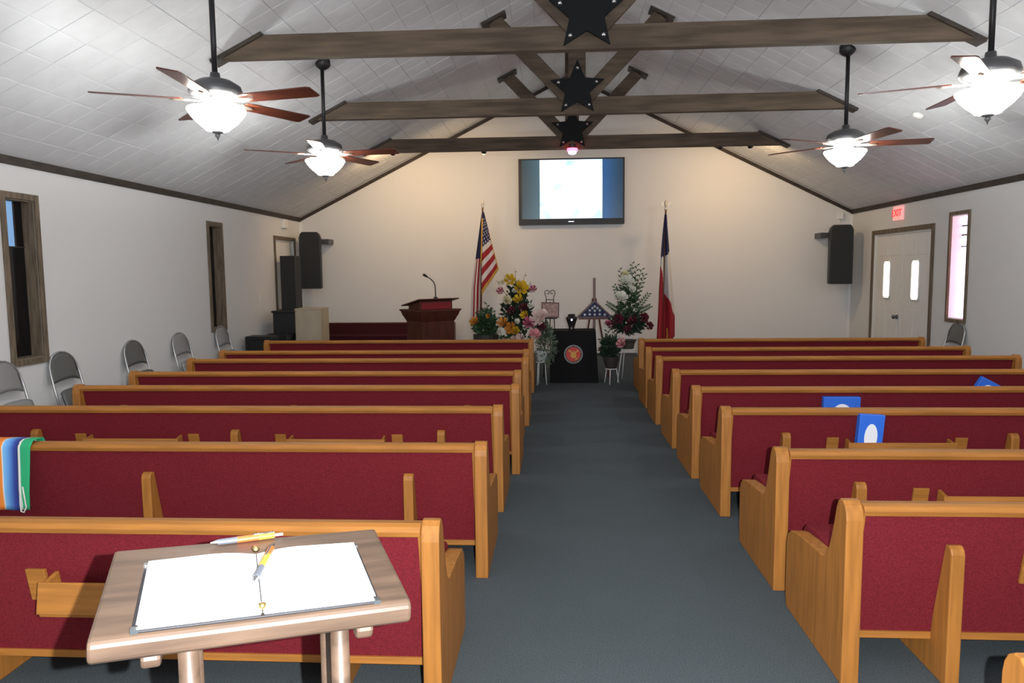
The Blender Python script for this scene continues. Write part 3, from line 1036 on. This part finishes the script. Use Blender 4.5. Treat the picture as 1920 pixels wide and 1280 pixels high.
blue_box(1.99, 4.700, .393, .155, .291, .05, 'tall blue box with a white oval, upright in a pew rack', R(3), R(3))
blue_box(2.155, 5.576, .393, .27, .251, .05, 'wide blue box with a white oval, in a pew rack', R(3), 0)
blue_box(3.715, 6.543, .442, .195, .195, .05, 'tilted blue box with one corner up, in a pew rack farthest of the three', R(3), R(28))

# ------------------------------------------------------------------ guest book stand
t = thing('guest_book_stand', 'small walnut stand with sloped top in the foreground, open guest book on it', 'stand', (-.585, 1.344, 0), R(25.3))
TILT = R(4.2)
TOPZ = 1.018
tm = Matrix.Translation((0, 0, TOPZ)) @ Matrix.Rotation(R(3.2), 4, 'Y') @ Matrix.Rotation(TILT, 4, 'X')
b = MB()
poly = [(-.182, -.012), (-.175, -.002), (-.165, 0), (.165, 0), (.175, -.004), (.178, -.014), (.178, -.022), (-.17, -.046), (-.182, -.036)]
b.prism(poly, -.266, .266, 'x', tm)
b.build('top', M['walnut'], t, bevel=.006)
for sx in (-.175, .185):
    MB().prism([(-.155, -.046), (-.16, -.058), (-.155, -.075), (-.14, -.08), (.13, -.07), (.14, -.03)], sx - .016, sx + .016, 'x', tm).build('runner', M['walnut'], t, bevel=.006)
for sx in (-.125, .145):
    for sy in (-.07, .10):
        z1 = TOPZ + sy * math.tan(TILT) - sx * math.tan(R(3.2)) - .028
        MB().tube([(sx, sy, 0), (sx, sy, .04), (sx, sy, .5), (sx, sy, z1)], [.014, .016, .02, .018], 10).build('leg', M['walnut'], t, smooth=True)
    MB().box(sx - .01, sx + .01, -.06, .09, .2, .23).build('stretcher', M['walnut'], t, bevel=.003)
MB().box(-.12, .14, -.01, .02, .2, .225).build('cross_stretcher', M['walnut'], t, bevel=.003)


def on_top(name, label, cat, lx, ly, lz=0.0, extra=0.0):
    o = thing(name, label, cat)
    base = Matrix.Translation((-.585, 1.344, 0)) @ Matrix.Rotation(R(25.3), 4, 'Z') @ tm
    o.matrix_world = base @ Matrix.Translation((lx, ly, lz)) @ Matrix.Rotation(extra, 4, 'Z')
    return o


bk = on_top('guest_book', 'open white guest book lying on the walnut stand', 'book', .002, -.046, .0005)
MB().box(-.205, .205, -.127, .127, 0, .004).build('cover', M['pad'], bk, bevel=.001)


def page(sd):
    def f(u, v):
        x = sd * (.001 + .197 * u)
        z = .005 + .011 * math.sin(min(1, u * 2.2) * PI / 2) * (1 - .45 * u) + .002
        return (x, -.122 + .243 * v, z)
    return f


for sd in (-1, 1):
    MB().grid(page(sd), 16, 4).build('page', M['paper'], bk, smooth=True)
    MB().box(min(sd * .003, sd * .196), max(sd * .003, sd * .196), -.121, .120, .004, .0055).build('page_block', M['paper'], bk)
for yy in (-.108, .134):
    MB().lathe([(0, .008), (.006, .006), (.008, 0), (.006, -.004), (0, -.004)], 12, c=(0, yy, .012)).build('corner_bead', M['brass'], bk, smooth=True)
for sx, sy in ((-.2, -.122), (.2, -.122), (.2, .122), (-.2, .122)):
    MB().box(sx - .006, sx + .006, sy - .006, sy + .006, -.0, .0075).build('corner_clip', M['chrome'], bk)


def pen(name, label, lx, ly, lz, rot_, L, cols):
    o = on_top(name, label, 'pen', lx, ly, lz, rot_)
    x = -L / 2
    segs = [('tip', .10, M['chrome'], (.0015, .0055)), ('grip', .26, cols[0], (.006, .0066)), ('barrel', .30, cols[1], (.0068, .0068)), ('clip_barrel', .22, cols[2], (.0068, .0062)), ('button', .12, cols[3], (.003, .003))]
    for nm, fr_, m_, (ra, rb) in segs:
        MB().tube([(x, 0, 0), (x + fr_ * L, 0, 0)], [ra, rb], 10).build(nm, m_, o, smooth=False)
        x += fr_ * L
    MB().box(L * .08, L * .38, -.0016, .0016, .0062, .0088).build('pocket_clip', M['chrome'], o)
    return o


pen('ballpoint_pen', 'red and amber ballpoint pen lying across the open guest book', .0135, .003, .0225, R(74), .165, (M['pengrey'], M['penorg'], M['penred'], M['chrome']))
pen('ballpoint_pen', 'grey and orange ballpoint pen lying along the back edge of the stand', -.012, .158, .0072, R(6), .148, (M['pengrey'], M['penred'], M['penorg'], M['cord']))

# ------------------------------------------------------------------ flags


def flag_stand(label, x, y, ztop, lean=0.0):
    t = thing('flag_on_pole', label, 'flag', (x, y, 0))
    MB().lathe([(0, .06), (.03, .06), (.04, .04), (.13, .02), (.14, 0), (0, 0)], 20).build('base', M['brass'], t, smooth=False)
    MB().tube([(0, 0, .04), (lean, 0, ztop)], .016, 10).build('pole', M['pole'], t, smooth=True)
    return t


US = flag_stand('flag of red and white stripes and starred blue canton, gold fringe, on pole', -1.42, 13.6, 2.80, .095)
MB().lathe([(0, 0), (.025, .01), (.015, .03), (.03, .06), (.02, .12), (0, .17)], 12, c=(.095, 0, 2.79)).build('spear_finial', M['silver'], US, smooth=True)


# right-hand fold of the flag: swings out from the pole
def usr(u, v):
    # u along from the pole outward, v downward
    zt = 2.72 - 1.05 * v
    wd = (.03 + .30 * v ** 1.0)
    x = .088 - .035 * v + wd * u
    z = zt - .48 * (1 - u) * v ** 1.5 + .0 * u
    y = -.03 - .045 * math.sin(u * PI * 2.2) * (.3 + .7 * v)
    return (x, y, z)


def usr_m(u, v):
    if v > .955 or (u > .965 and v > .35):
        return 3
    if v < .47:
        cu, cv = u * 4, v * 22
        return 1 if (v > .1 and (int(cu * 2) + int(cv)) % 2 == 0 and abs(cu * 2 % 1 - .5) < .28 and abs(cv % 1 - .5) < .28) else 2
    return 0 if int((v - .47) / .082) % 2 == 1 else 1


MB().grid(usr, 26, 80, usr_m).build('flag_cloth', [M['fred'], M['fwhite'], M['fblue'], M['gold']], US, smooth=True, solid=.004)


# left-hand fold: hangs down behind the pole
def usl(u, v):
    zt = 2.70 - 2.10 * v
    x = .085 - .09 * v - (.015 + .15 * min(1, v * 1.5)) * (1 - u) + .05 * u * v
    y = .035 + .03 * math.sin(u * PI * 3)
    return (x, y, zt + .05 * u * v)


def usl_m(u, v):
    if v > .965:
        return 3
    if v < .40:
        return 2
    return 0 if int(u * 5.999) % 2 == 1 else 1


MB().grid(usl, 30, 70, usl_m).build('flag_fold', [M['fred'], M['fwhite'], M['fblue'], M['gold']], US, smooth=True, solid=.004)
MB().tube([(.088, -.05, 2.6), (.075, -.075, 2.2), (.06, -.08, 1.9), (.05, -.08, 1.75)], .012, 6).build('gold_cord', M['gold'], US, smooth=True)

TX = flag_stand('flag of blue, white and red folds, eagle finial, on pole near the double-door pews', 1.975, 13.6, 2.72, .055)
# eagle finial: body, two raised wings, perch ball
e = MB().lathe([(0, 0), (.022, .01), (.025, .03), (.012, .045), (.022, .07), (.03, .11), (.022, .15), (.012, .175), (0, .185)], 12, c=(.055, 0, 2.70))
e.build('eagle_finial', M['silver'], TX, smooth=True)
for sd in (-1, 1):
    MB().prism([(.055 + sd * .015, 2.79), (.055 + sd * .06, 2.87), (.055 + sd * .085, 2.86), (.055 + sd * .11, 2.76), (.055 + sd * .08, 2.80), (.055 + sd * .05, 2.77)], -.01, .01, 'y').build('eagle_wing', M['silver'], TX)


def txf(u, v):
    zt = 2.68 - 2.20 * v
    wl = .02 + .075 * min(1, v * 1.6) + .01 * math.sin(v * 7)
    wr = .02 + .17 * min(1, v * 1.25) ** 1.1
    x = .05 - .045 * v - wl + (wl + wr + .05 * v) * u
    z = zt - .20 * v * (1 - abs(u - .45) * 1.5) - .05
    amp = .012 + .05 * min(1, v * 1.5)
    y = -.03 - amp * math.sin(u * PI * 3.3 + .4)
    return (x, y, z)


def txf_m(u, v):
    if v < .34 - .04 * u:
        return 2
    lim = (v - .40) / .42
    return 0 if u < lim + .05 * math.sin(v * 30) or v > .86 else 1


MB().grid(txf, 48, 70, txf_m).build('flag_cloth', [M['fred'], M['fwhite'], M['fblue']], TX, smooth=True, solid=.004)
MB().tube([(.09, -.03, .55), (.10, -.04, .42), (.095, -.04, .36)], [.008, .012, .02], 8).build('tassel', M['gold'], TX, smooth=True)

# ------------------------------------------------------------------ draped memorial table
t = thing('draped_table', 'small table under a black floor-length drape with a round red emblem', 'table', (.272, 10.72, 0))


def drape(u, v):
    # perimeter u, v from top edge to floor
    hx, hy2 = .314, .235
    per = [(-hx, -hy2), (hx, -hy2), (hx, hy2), (-hx, hy2), (-hx, -hy2)]
    k = u * 4
    i = min(int(k), 3)
    f = k - i
    x = per[i][0] * (1 - f) + per[i + 1][0] * f
    y = per[i][1] * (1 - f) + per[i + 1][1] * f
    fl = 1 + .10 * v + (.02 * math.sin(u * 2 * PI * 13) * v if not (0.06 < u < .19) else 0.0)
    if i == 0:
        y *= 1 + .06 * v
        x *= 1 + .10 * v
        y += .01 * math.sin(f * PI * 5) * max(0, v - .75)
    else:
        x *= fl
        y *= fl
    return (x, y, .756 - .752 * v)


b = MB().grid(drape, 96, 14)
b.add([(-.314, -.235, .757), (.314, -.235, .757), (.314, .235, .757), (-.314, .235, .757)], [(0, 1, 2, 3)])
b.build('drape', M['cloth'], t, smooth=False)
for sx in (-.25, .25):
    for sy in (-.18, .18):
        MB().box(sx - .02, sx + .02, sy - .02, sy + .02, 0, .73).build('leg', M['maho'], t)
MB().box(-.305, .305, -.225, .225, .73, .753).build('table_top', M['maho'], t)

em = MB()
ye = -.246
cz0 = .42
cx0 = -.008


def disc(b, r_, y, n=32, cx=cx0, cz=cz0):
    b.prism([(cx + r_ * math.sin(2 * PI * k / n), cz + r_ * math.cos(2 * PI * k / n)) for k in range(n)], y - .003, y, 'y')


em.cur = 0
disc(em, .136, ye)
em.cur = 1
disc(em, .120, ye - .003)
em.cur = 2
disc(em, .104, ye - .006)
emb = em.build('emblem', [M['egrey'], M['eblack'], M['ered']], t)
g = MB()
pts = [(cx0 + .042 * math.sin(2 * PI * k / 20), cz0 - .012 + .042 * math.cos(2 * PI * k / 20)) for k in range(20)]
g.prism(pts, ye - .013, ye - .009, 'y')                                  # globe
g.prism([(cx0 - .005, cz0 + .028), (cx0 - .06, cz0 + .065), (cx0 - .078, cz0 + .045), (cx0 - .03, cz0 + .02), (cx0, cz0 + .018), (cx0 + .03, cz0 + .02), (cx0 + .078, cz0 + .045), (cx0 + .06, cz0 + .065), (cx0 + .005, cz0 + .028), (cx0 + .008, cz0 + .05), (cx0 - .006, cz0 + .05)], ye - .016, ye - .011, 'y')  # eagle
am = Matrix.Translation((cx0, 0, cz0 - .01)) @ Matrix.Rotation(R(-40), 4, 'Y')
g.box(-.006, .006, ye - .017, ye - .012, -.075, .07, am)
g.prism([(-.035, -.05), (-.03, -.072), (0, -.085), (.03, -.072), (.035, -.05), (.022, -.066), (0, -.072), (-.022, -.066)], ye - .017, ye - .012, 'y', am)
g.build('emblem_figure', M['egold'], emb)
for k in range(24):
    a = 2 * PI * k / 24
    if k % 6 == 0:
        continue
    mt = Matrix.Translation((cx0 + .112 * math.sin(a), 0, cz0 + .112 * math.cos(a))) @ Matrix.Rotation(a, 4, 'Y')
    g2 = MB().box(-.004, .004, ye - .0075, ye - .006, -.005, .005, mt)
    if k == 1:
        allm = g2
    else:
        allm.add(g2.v, g2.f)
allm.build('emblem_ring_marks', M['egold'], emb)['kind'] = 'stuff'

# urn
o = thing('urn', 'dark bronze urn standing on the black draped table', 'urn', (.243, 10.66, .757))
MB().lathe([(0, 0), (.045, 0), (.048, .012), (.040, .03), (.060, .10), (.080, .155), (.084, .175), (.074, .192), (.05, .20), (.046, .21), (0, .21)], 24).build('body', M['bronze'], o, smooth=True)
MB().lathe([(.046, .21), (.056, .212), (.056, .226), (.03, .236), (0, .238)], 24).build('lid', M['bronze'], o, smooth=True)
MB().box(-.012, .012, -.0855, -.07, .14, .165).build('nameplate', M['chrome'], o)

# folded flag case on wooden easel
t = thing('wooden_easel', 'dark wooden easel with tall mast, holding the triangular flag case', 'easel', (.60, 11.13, 0))
MB().box(-.018, .018, -.02, .015, .02, 1.51).build('mast', M['maho'], t, bevel=.004)
for sd in (-1, 1):
    MB().tube([(sd * .02, .03, 1.2), (sd * .22, -.08 if sd else 0, .0)], .014, 8).build('leg', M['maho'], t)
MB().tube([(0, .03, 1.1), (0, .42, 0)], .014, 8).build('leg', M['maho'], t)
MB().box(-.24, .24, -.10, -.02, .885, .905).build('ledge', M['maho'], t, bevel=.003)
t = thing('flag_case', 'triangular case of folded blue flag with white stars, on the easel', 'flag case', (.60, 11.065, .907))
MB().prism([(-.285, .0), (.285, .0), (0, .275)], -.03, .03, 'y').build('case_frame', M['maho'], t, bevel=.004)
fld = MB().prism([(-.235, .02), (.235, .02), (0, .245)], -.037, -.031, 'y').build('folded_flag', M['fblue'], t)
for (sx, sz) in ((-.15, .05), (-.075, .055), (0, .05), (.075, .055), (.15, .05), (-.075, .115), (0, .11), (.075, .115), (0, .175), (-.035, .15), (.04, .15)):
    MB().prism(star_poly(.026, .011, sx, sz), -.041, -.037, 'y').build('star', M['fwhite'], fld)

# ornate metal easel with plaque
t = thing('scroll_easel', 'thin black metal easel with scrolled top, holding the brown plaque', 'easel', (-.075, 11.16, 0))


def spiral(cx, cz, r0_, r1_, a0, a1, n=22):
    return [(cx + (r0_ + (r1_ - r0_) * k / n) * math.cos(a0 + (a1 - a0) * k / n), 0, cz + (r0_ + (r1_ - r0_) * k / n) * math.sin(a0 + (a1 - a0) * k / n)) for k in range(n + 1)]


b = MB()
for sd in (-1, 1):
    b.tube([(sd * .10, -.12, 0), (sd * .075, -.04, .6), (sd * .055, .0, 1.18)], .008, 6)
b.tube([(0, .02, 1.15), (0, .38, 0)], .008, 6)
b.build('leg_frame', M['iron'], t, smooth=True)
for sd in (-1, 1):
    c_ = MB().tube([(sd * .055, 0, 1.17), (sd * .06, 0, 1.23), (sd * .078, 0, 1.27), (sd * .075, 0, 1.31), (sd * .045, 0, 1.33), (sd * .012, 0, 1.315), (sd * .01, 0, 1.285), (sd * .03, 0, 1.27), (sd * .045, 0, 1.285)], .006, 6)
    c_.build('scroll', M['iron'], t, smooth=True)
MB().tube([(-.055, 0, 1.19), (0, 0, 1.18), (.055, 0, 1.19)], .006, 6).build('crossbar', M['iron'], t)
MB().box(-.11, .11, -.10, -.005, .895, .907).build('ledge', M['iron'], t)
t = thing('plaque', 'small brown framed plaque leaning on the black metal easel', 'plaque', (-.075, 11.07, .912))
t.rotation_euler = (R(-9), R(2), 0)
MB().box(-.135, .135, -.014, .0, 0, .235).build('frame', M['maho'], t, bevel=.004)
MB().box(-.115, .115, -.018, -.014, .02, .215).build('picture', M['plaque'], t)

# ------------------------------------------------------------------ flowers


def rose_mesh(name, m):
    b = MB()
    rng = random.Random(hash(name) % 1000 if False else len(name))
    for ring, (n, r_, h, op) in enumerate(((3, .32, 1.0, .05), (4, .58, .92, .12), (5, .82, .78, .25), (6, 1.0, .55, .45))):
        for k in range(n):
            a = 2 * PI * (k + .35 * ring) / n
            wd = 2.3 / n

            def pt(s, q, a=a, r_=r_, h=h, op=op, wd=wd):
                an = a + wd * s
                rad = r_ * (.35 + .65 * q) * (1 + .10 * (q ** 2) * op)
                z = -.35 + (h + .35) * q ** (.7 + op) - .12 * abs(s) ** 2 * q
                return (rad * math.cos(an), rad * math.sin(an), z)
            b.grid(lambda u, v: pt(-1 + 2 * u, v), 4, 3)
    return b.mesh(name, m, True)


HEADS = {k: rose_mesh(k + '_bloom', M[k]) for k in ('yellow', 'cream', 'pink', 'hotpink', 'blush', 'orange', 'wine', 'ivory')}


def flower(parent, kind, loc, r_, ax=None):
    o = bpy.data.objects.new('flower', HEADS[kind])
    C.objects.link(o)
    o.parent = parent
    o.location = loc
    d = Vector(ax or (random.uniform(-.4, .4), -1, random.uniform(.1, .8)))
    o.rotation_euler = d.to_track_quat('Z', 'Y').to_euler()
    o.scale = (r_, r_, r_)
    return o


def leaves(b, n, c, rad, size, seed, shape='leaf', dirz=0.3):
    rng = random.Random(seed)
    for _ in range(n):
        while True:
            p = Vector((rng.uniform(-1, 1), rng.uniform(-1, 1), rng.uniform(-1, 1)))
            if p.length < 1:
                break
        p = p * (.35 + .65 * rng.random() ** .3) / max(.35, p.length ** .3) if p.length > .1 else p
        if p.length > 1:
            p.normalize()
        pos = Vector((c[0] + p.x * rad[0], c[1] + p.y * rad[1], c[2] + p.z * rad[2]))
        d = (p + Vector((rng.uniform(-.5, .5), rng.uniform(-.6, .3), rng.uniform(-.3, .5) + dirz))).normalized()
        L = size * rng.uniform(.6, 1.3)
        wv = d.cross(Vector((rng.uniform(-1, 1), rng.uniform(-1, 1), rng.uniform(-1, 1))))
        if wv.length < .01:
            continue
        wv = wv.normalized() * L * (.26 if shape == 'leaf' else .12)
        nrm = d.cross(wv).normalized() * L * .08
        b.add([pos - d * L * .5, pos + wv + nrm, pos + d * L * .5, pos - wv + nrm, pos - nrm], [(0, 1, 4), (1, 2, 4), (2, 3, 4), (3, 0, 4)])


def sprig(b, p0, p1, n, size, seed):
    rng = random.Random(seed)
    p0, p1 = Vector(p0), Vector(p1)
    b.tube([p0, (p0 + p1) / 2 + Vector((rng.uniform(-.02, .02), 0, .01)), p1], [.005, .004, .002], 4)
    ax = (p1 - p0).normalized()
    sdv = ax.cross(Vector((0, 1, 0))).normalized()
    for i in range(n):
        f = .25 + .75 * (i + .5) / n
        p = p0.lerp(p1, f)
        sd = -1 if i % 2 else 1
        d = (ax * .7 + sdv * sd * .7 + Vector((0, rng.uniform(-.4, .4), 0))).normalized()
        L = size * (1.2 - .5 * f)
        wv = d.cross(Vector((0, 1, 0))).normalized() * L * .2
        b.add([p, p + d * L * .5 + wv, p + d * L, p + d * L * .5 - wv], [(0, 1, 2, 3)])


def stand(name, label, loc, h, r0_, r1_, m, rot0=.5):
    t = thing(name, label, 'flower stand', loc)
    MB().lathe([(r0_ - .006, 0), (r0_, .006), (r0_ + .006, 0), (r0_, -.006), (r0_ - .006, 0)], 24, c=(0, 0, h)).build('top_ring', m, t, smooth=True)
    MB().tube([(-r0_, 0, h), (r0_, 0, h)], .005, 6).build('cross_wire', m, t)
    MB().tube([(0, -r0_, h), (0, r0_, h)], .005, 6).build('cross_wire', m, t)
    for k in range(3):
        a = rot0 + 2 * PI * k / 3
        MB().tube([(r0_ * math.cos(a), r0_ * math.sin(a), h), (r1_ * math.cos(a), r1_ * math.sin(a), 0.004)], .007, 6).build('leg', m, t, smooth=True)
    return t


# 1 tall yellow arrangement
stand('wire_stand', 'black wire stand under the tall yellow bouquet', (-.58, 11.05, 0), .50, .12, .2, M['iron'])
t = thing('yellow_bouquet', 'tall bouquet of yellow blooms with dark foliage beside the striped flag', 'bouquet', (-.58, 11.05, .506))
MB().lathe([(0, 0), (.09, 0), (.12, .12), (.14, .18), (.13, .18), (.11, .12), (0, .10)], 18).build('basket', M['wicker'], t)
b = MB()
leaves(b, 420, (0, 0, .46), (.27, .2, .36), .10, 1)
leaves(b, 120, (.02, 0, .80), (.18, .14, .16), .09, 2)
b.build('foliage', M['leafd'], t)
b = MB()
for i, (x1, z1) in enumerate(((-.02, 1.16), (.14, 1.10), (-.30, .98), (.05, 1.0), (.22, .96))):
    sprig(b, (0, 0, .45), (x1, 0, z1), 4, .05, i)
b.build('twigs', M['twig'], t)
for k, x, z, r_ in (('yellow', -.09, .985, .085), ('yellow', .075, .865, .105), ('cream', -.135, .68, .07), ('yellow', .035, .69, .075), ('hotpink', -.23, .82, .055), ('hotpink', .255, .84, .06), ('yellow', .13, .46, .065), ('wine', .12, .56, .07), ('wine', -.06, .52, .07), ('ivory', .22, .60, .045), ('ivory', -.02, .82, .04), ('cream', -.2, .95, .035)):
    flower(t, k, (x, -.17, z), r_)
# 2 lower orange and pink arrangement
t = thing('pink_bouquet', 'low bouquet of pink and orange lilies before the yellow bouquet', 'bouquet', (-.60, 10.60, 0))
MB().lathe([(0, 0), (.12, 0), (.14, .22), (.15, .30), (.14, .30), (0, .25)], 18).build('basket', M['wicker'], t)
b = MB()
leaves(b, 260, (0, 0, .55), (.28, .12, .28), .08, 3)
b.build('foliage', M['leaf'], t)
for k, x, z, r_ in (('orange', -.15, .87, .08), ('orange', -.03, .80, .085), ('yellow', .03, .76, .06), ('blush', .02, .60, .10), ('pink', -.12, .58, .07), ('pink', .13, .58, .07), ('blush', .10, .66, .06), ('hotpink', .26, .86, .075), ('ivory', -.19, .75, .06), ('ivory', .05, .9, .04)):
    flower(t, k, (x, -.13, z), r_)
# 3 potted plant beside the striped flag
t = thing('potted_plant', 'dark green potted plant below the striped flag', 'potted plant', (-1.06, 11.15, 0))
MB().lathe([(0, 0), (.15, 0), (.18, .40), (.20, .66), (.18, .66), (0, .60)], 20).build('planter', M['pot'], t, smooth=False)
b = MB()
leaves(b, 230, (0, 0, .80), (.20, .16, .24), .12, 4)
for i, (x1, z1) in enumerate(((.02, 1.14), (.12, 1.05), (-.1, 1.03), (.16, .93))):
    sprig(b, (0, 0, .6), (x1, -.03, z1), 9, .09, 10 + i)
b.build('foliage', M['leaf'], t)
flower(t, 'orange', (-.16, -.14, .86), .07)
flower(t, 'orange', (.05, -.16, .95), .035)
# 4 trailing grey-green arrangement with pink roses, on a white wire stand
stand('wire_stand', 'white wire stand under the trailing grey-green bouquet', (-.205, 10.30, 0), .33, .06, .085, M['wire'], rot0=-2.2)
t = thing('trailing_bouquet', 'trailing grey-green bouquet with pink roses beside the draped table', 'bouquet', (-.19, 10.30, .337))
MB().lathe([(0, 0), (.06, 0), (.09, .12), (.10, .16), (.09, .16), (0, .12)], 16).build('vase', M['foil'], t)
b = MB()
leaves(b, 420, (.06, -.02, .20), (.17, .11, .30), .075, 5, 'sprig', -.3)
leaves(b, 160, (.02, 0, .45), (.16, .12, .14), .08, 6)
b.build('foliage', M['leafg'], t)
for k, x, z, r_ in (('blush', -.05, .62, .105), ('blush', .02, .68, .07), ('hotpink', -.17, .56, .085), ('pink', -.10, .39, .085), ('wine', .0, .50, .06), ('ivory', -.2, .3, .05)):
    flower(t, k, (x, -.13, z), r_)
# 5 tall white arrangement at the other side, dark wine below
stand('wire_stand', 'dark and pale wire stand under the tall white-rose bouquet', (1.06, 10.66, 0), .475, .13, .23, M['wire'], rot0=-2.35)
t = thing('white_rose_bouquet', 'tall leafy bouquet of white roses and dark red blooms in a basket', 'bouquet', (1.06, 10.64, .482))
MB().lathe([(0, 0), (.085, 0), (.10, .08), (.13, .13), (.12, .13), (0, .10)], 18).build('basket', M['wicker'], t)
b = MB()
leaves(b, 330, (0, 0, .38), (.30, .2, .20), .10, 7)
b.build('lower_foliage', M['leafd'], t)
b = MB()
leaves(b, 220, (0, 0, .75), (.17, .14, .36), .085, 8)
for i, (x1, z1) in enumerate(((.06, 1.25), (.13, 1.22), (-.12, 1.16), (.24, 1.08), (-.2, .92), (.30, .80), (-.30, .66), (.02, 1.16), (.2, 1.16), (.32, .62))):
    sprig(b, (x1 * .2, 0, .5), (x1, 0, z1), 14, .075, 20 + i)
b.build('tall_foliage', M['leaf'], t)
for k, x, z, r_ in (('ivory', -.04, .97, .10), ('ivory', -.12, .74, .095), ('wine', .20, .46, .07), ('wine', .05, .40, .075), ('wine', -.15, .44, .07), ('wine', .28, .34, .06), ('wine', -.26, .36, .055), ('hotpink', -.30, .38, .045), ('wine', -.02, .28, .06), ('ivory', .04, .86, .05), ('cream', -.06, 1.08, .05)):
    flower(t, k, (x, -.17, z), r_)
# 6 low pot plant between table and tall bouquet
stand('wire_stand', 'short white wire stand under the small potted greenery', (.80, 10.40, 0), .22, .08, .12, M['wire'], rot0=-1.8)
t = thing('small_potted_plant', 'small potted greenery with a pale pink rose between table and tall bouquet', 'potted plant', (.80, 10.40, .226))
MB().lathe([(0, 0), (.075, 0), (.11, .12), (.12, .17), (.10, .17), (0, .14)], 18).build('foil_pot', M['pot'], t)
b = MB()
leaves(b, 260, (-.02, 0, .28), (.17, .13, .20), .10, 9)
for i, (x1, z1) in enumerate(((-.06, .54), (.05, .5), (-.15, .42))):
    sprig(b, (0, 0, .2), (x1, 0, z1), 9, .08, 40 + i)
b.build('foliage', M['leafd'], t)
flower(t, 'pink', (.13, -.13, .36), .065)
flower(t, 'blush', (.15, -.10, .43), .045)
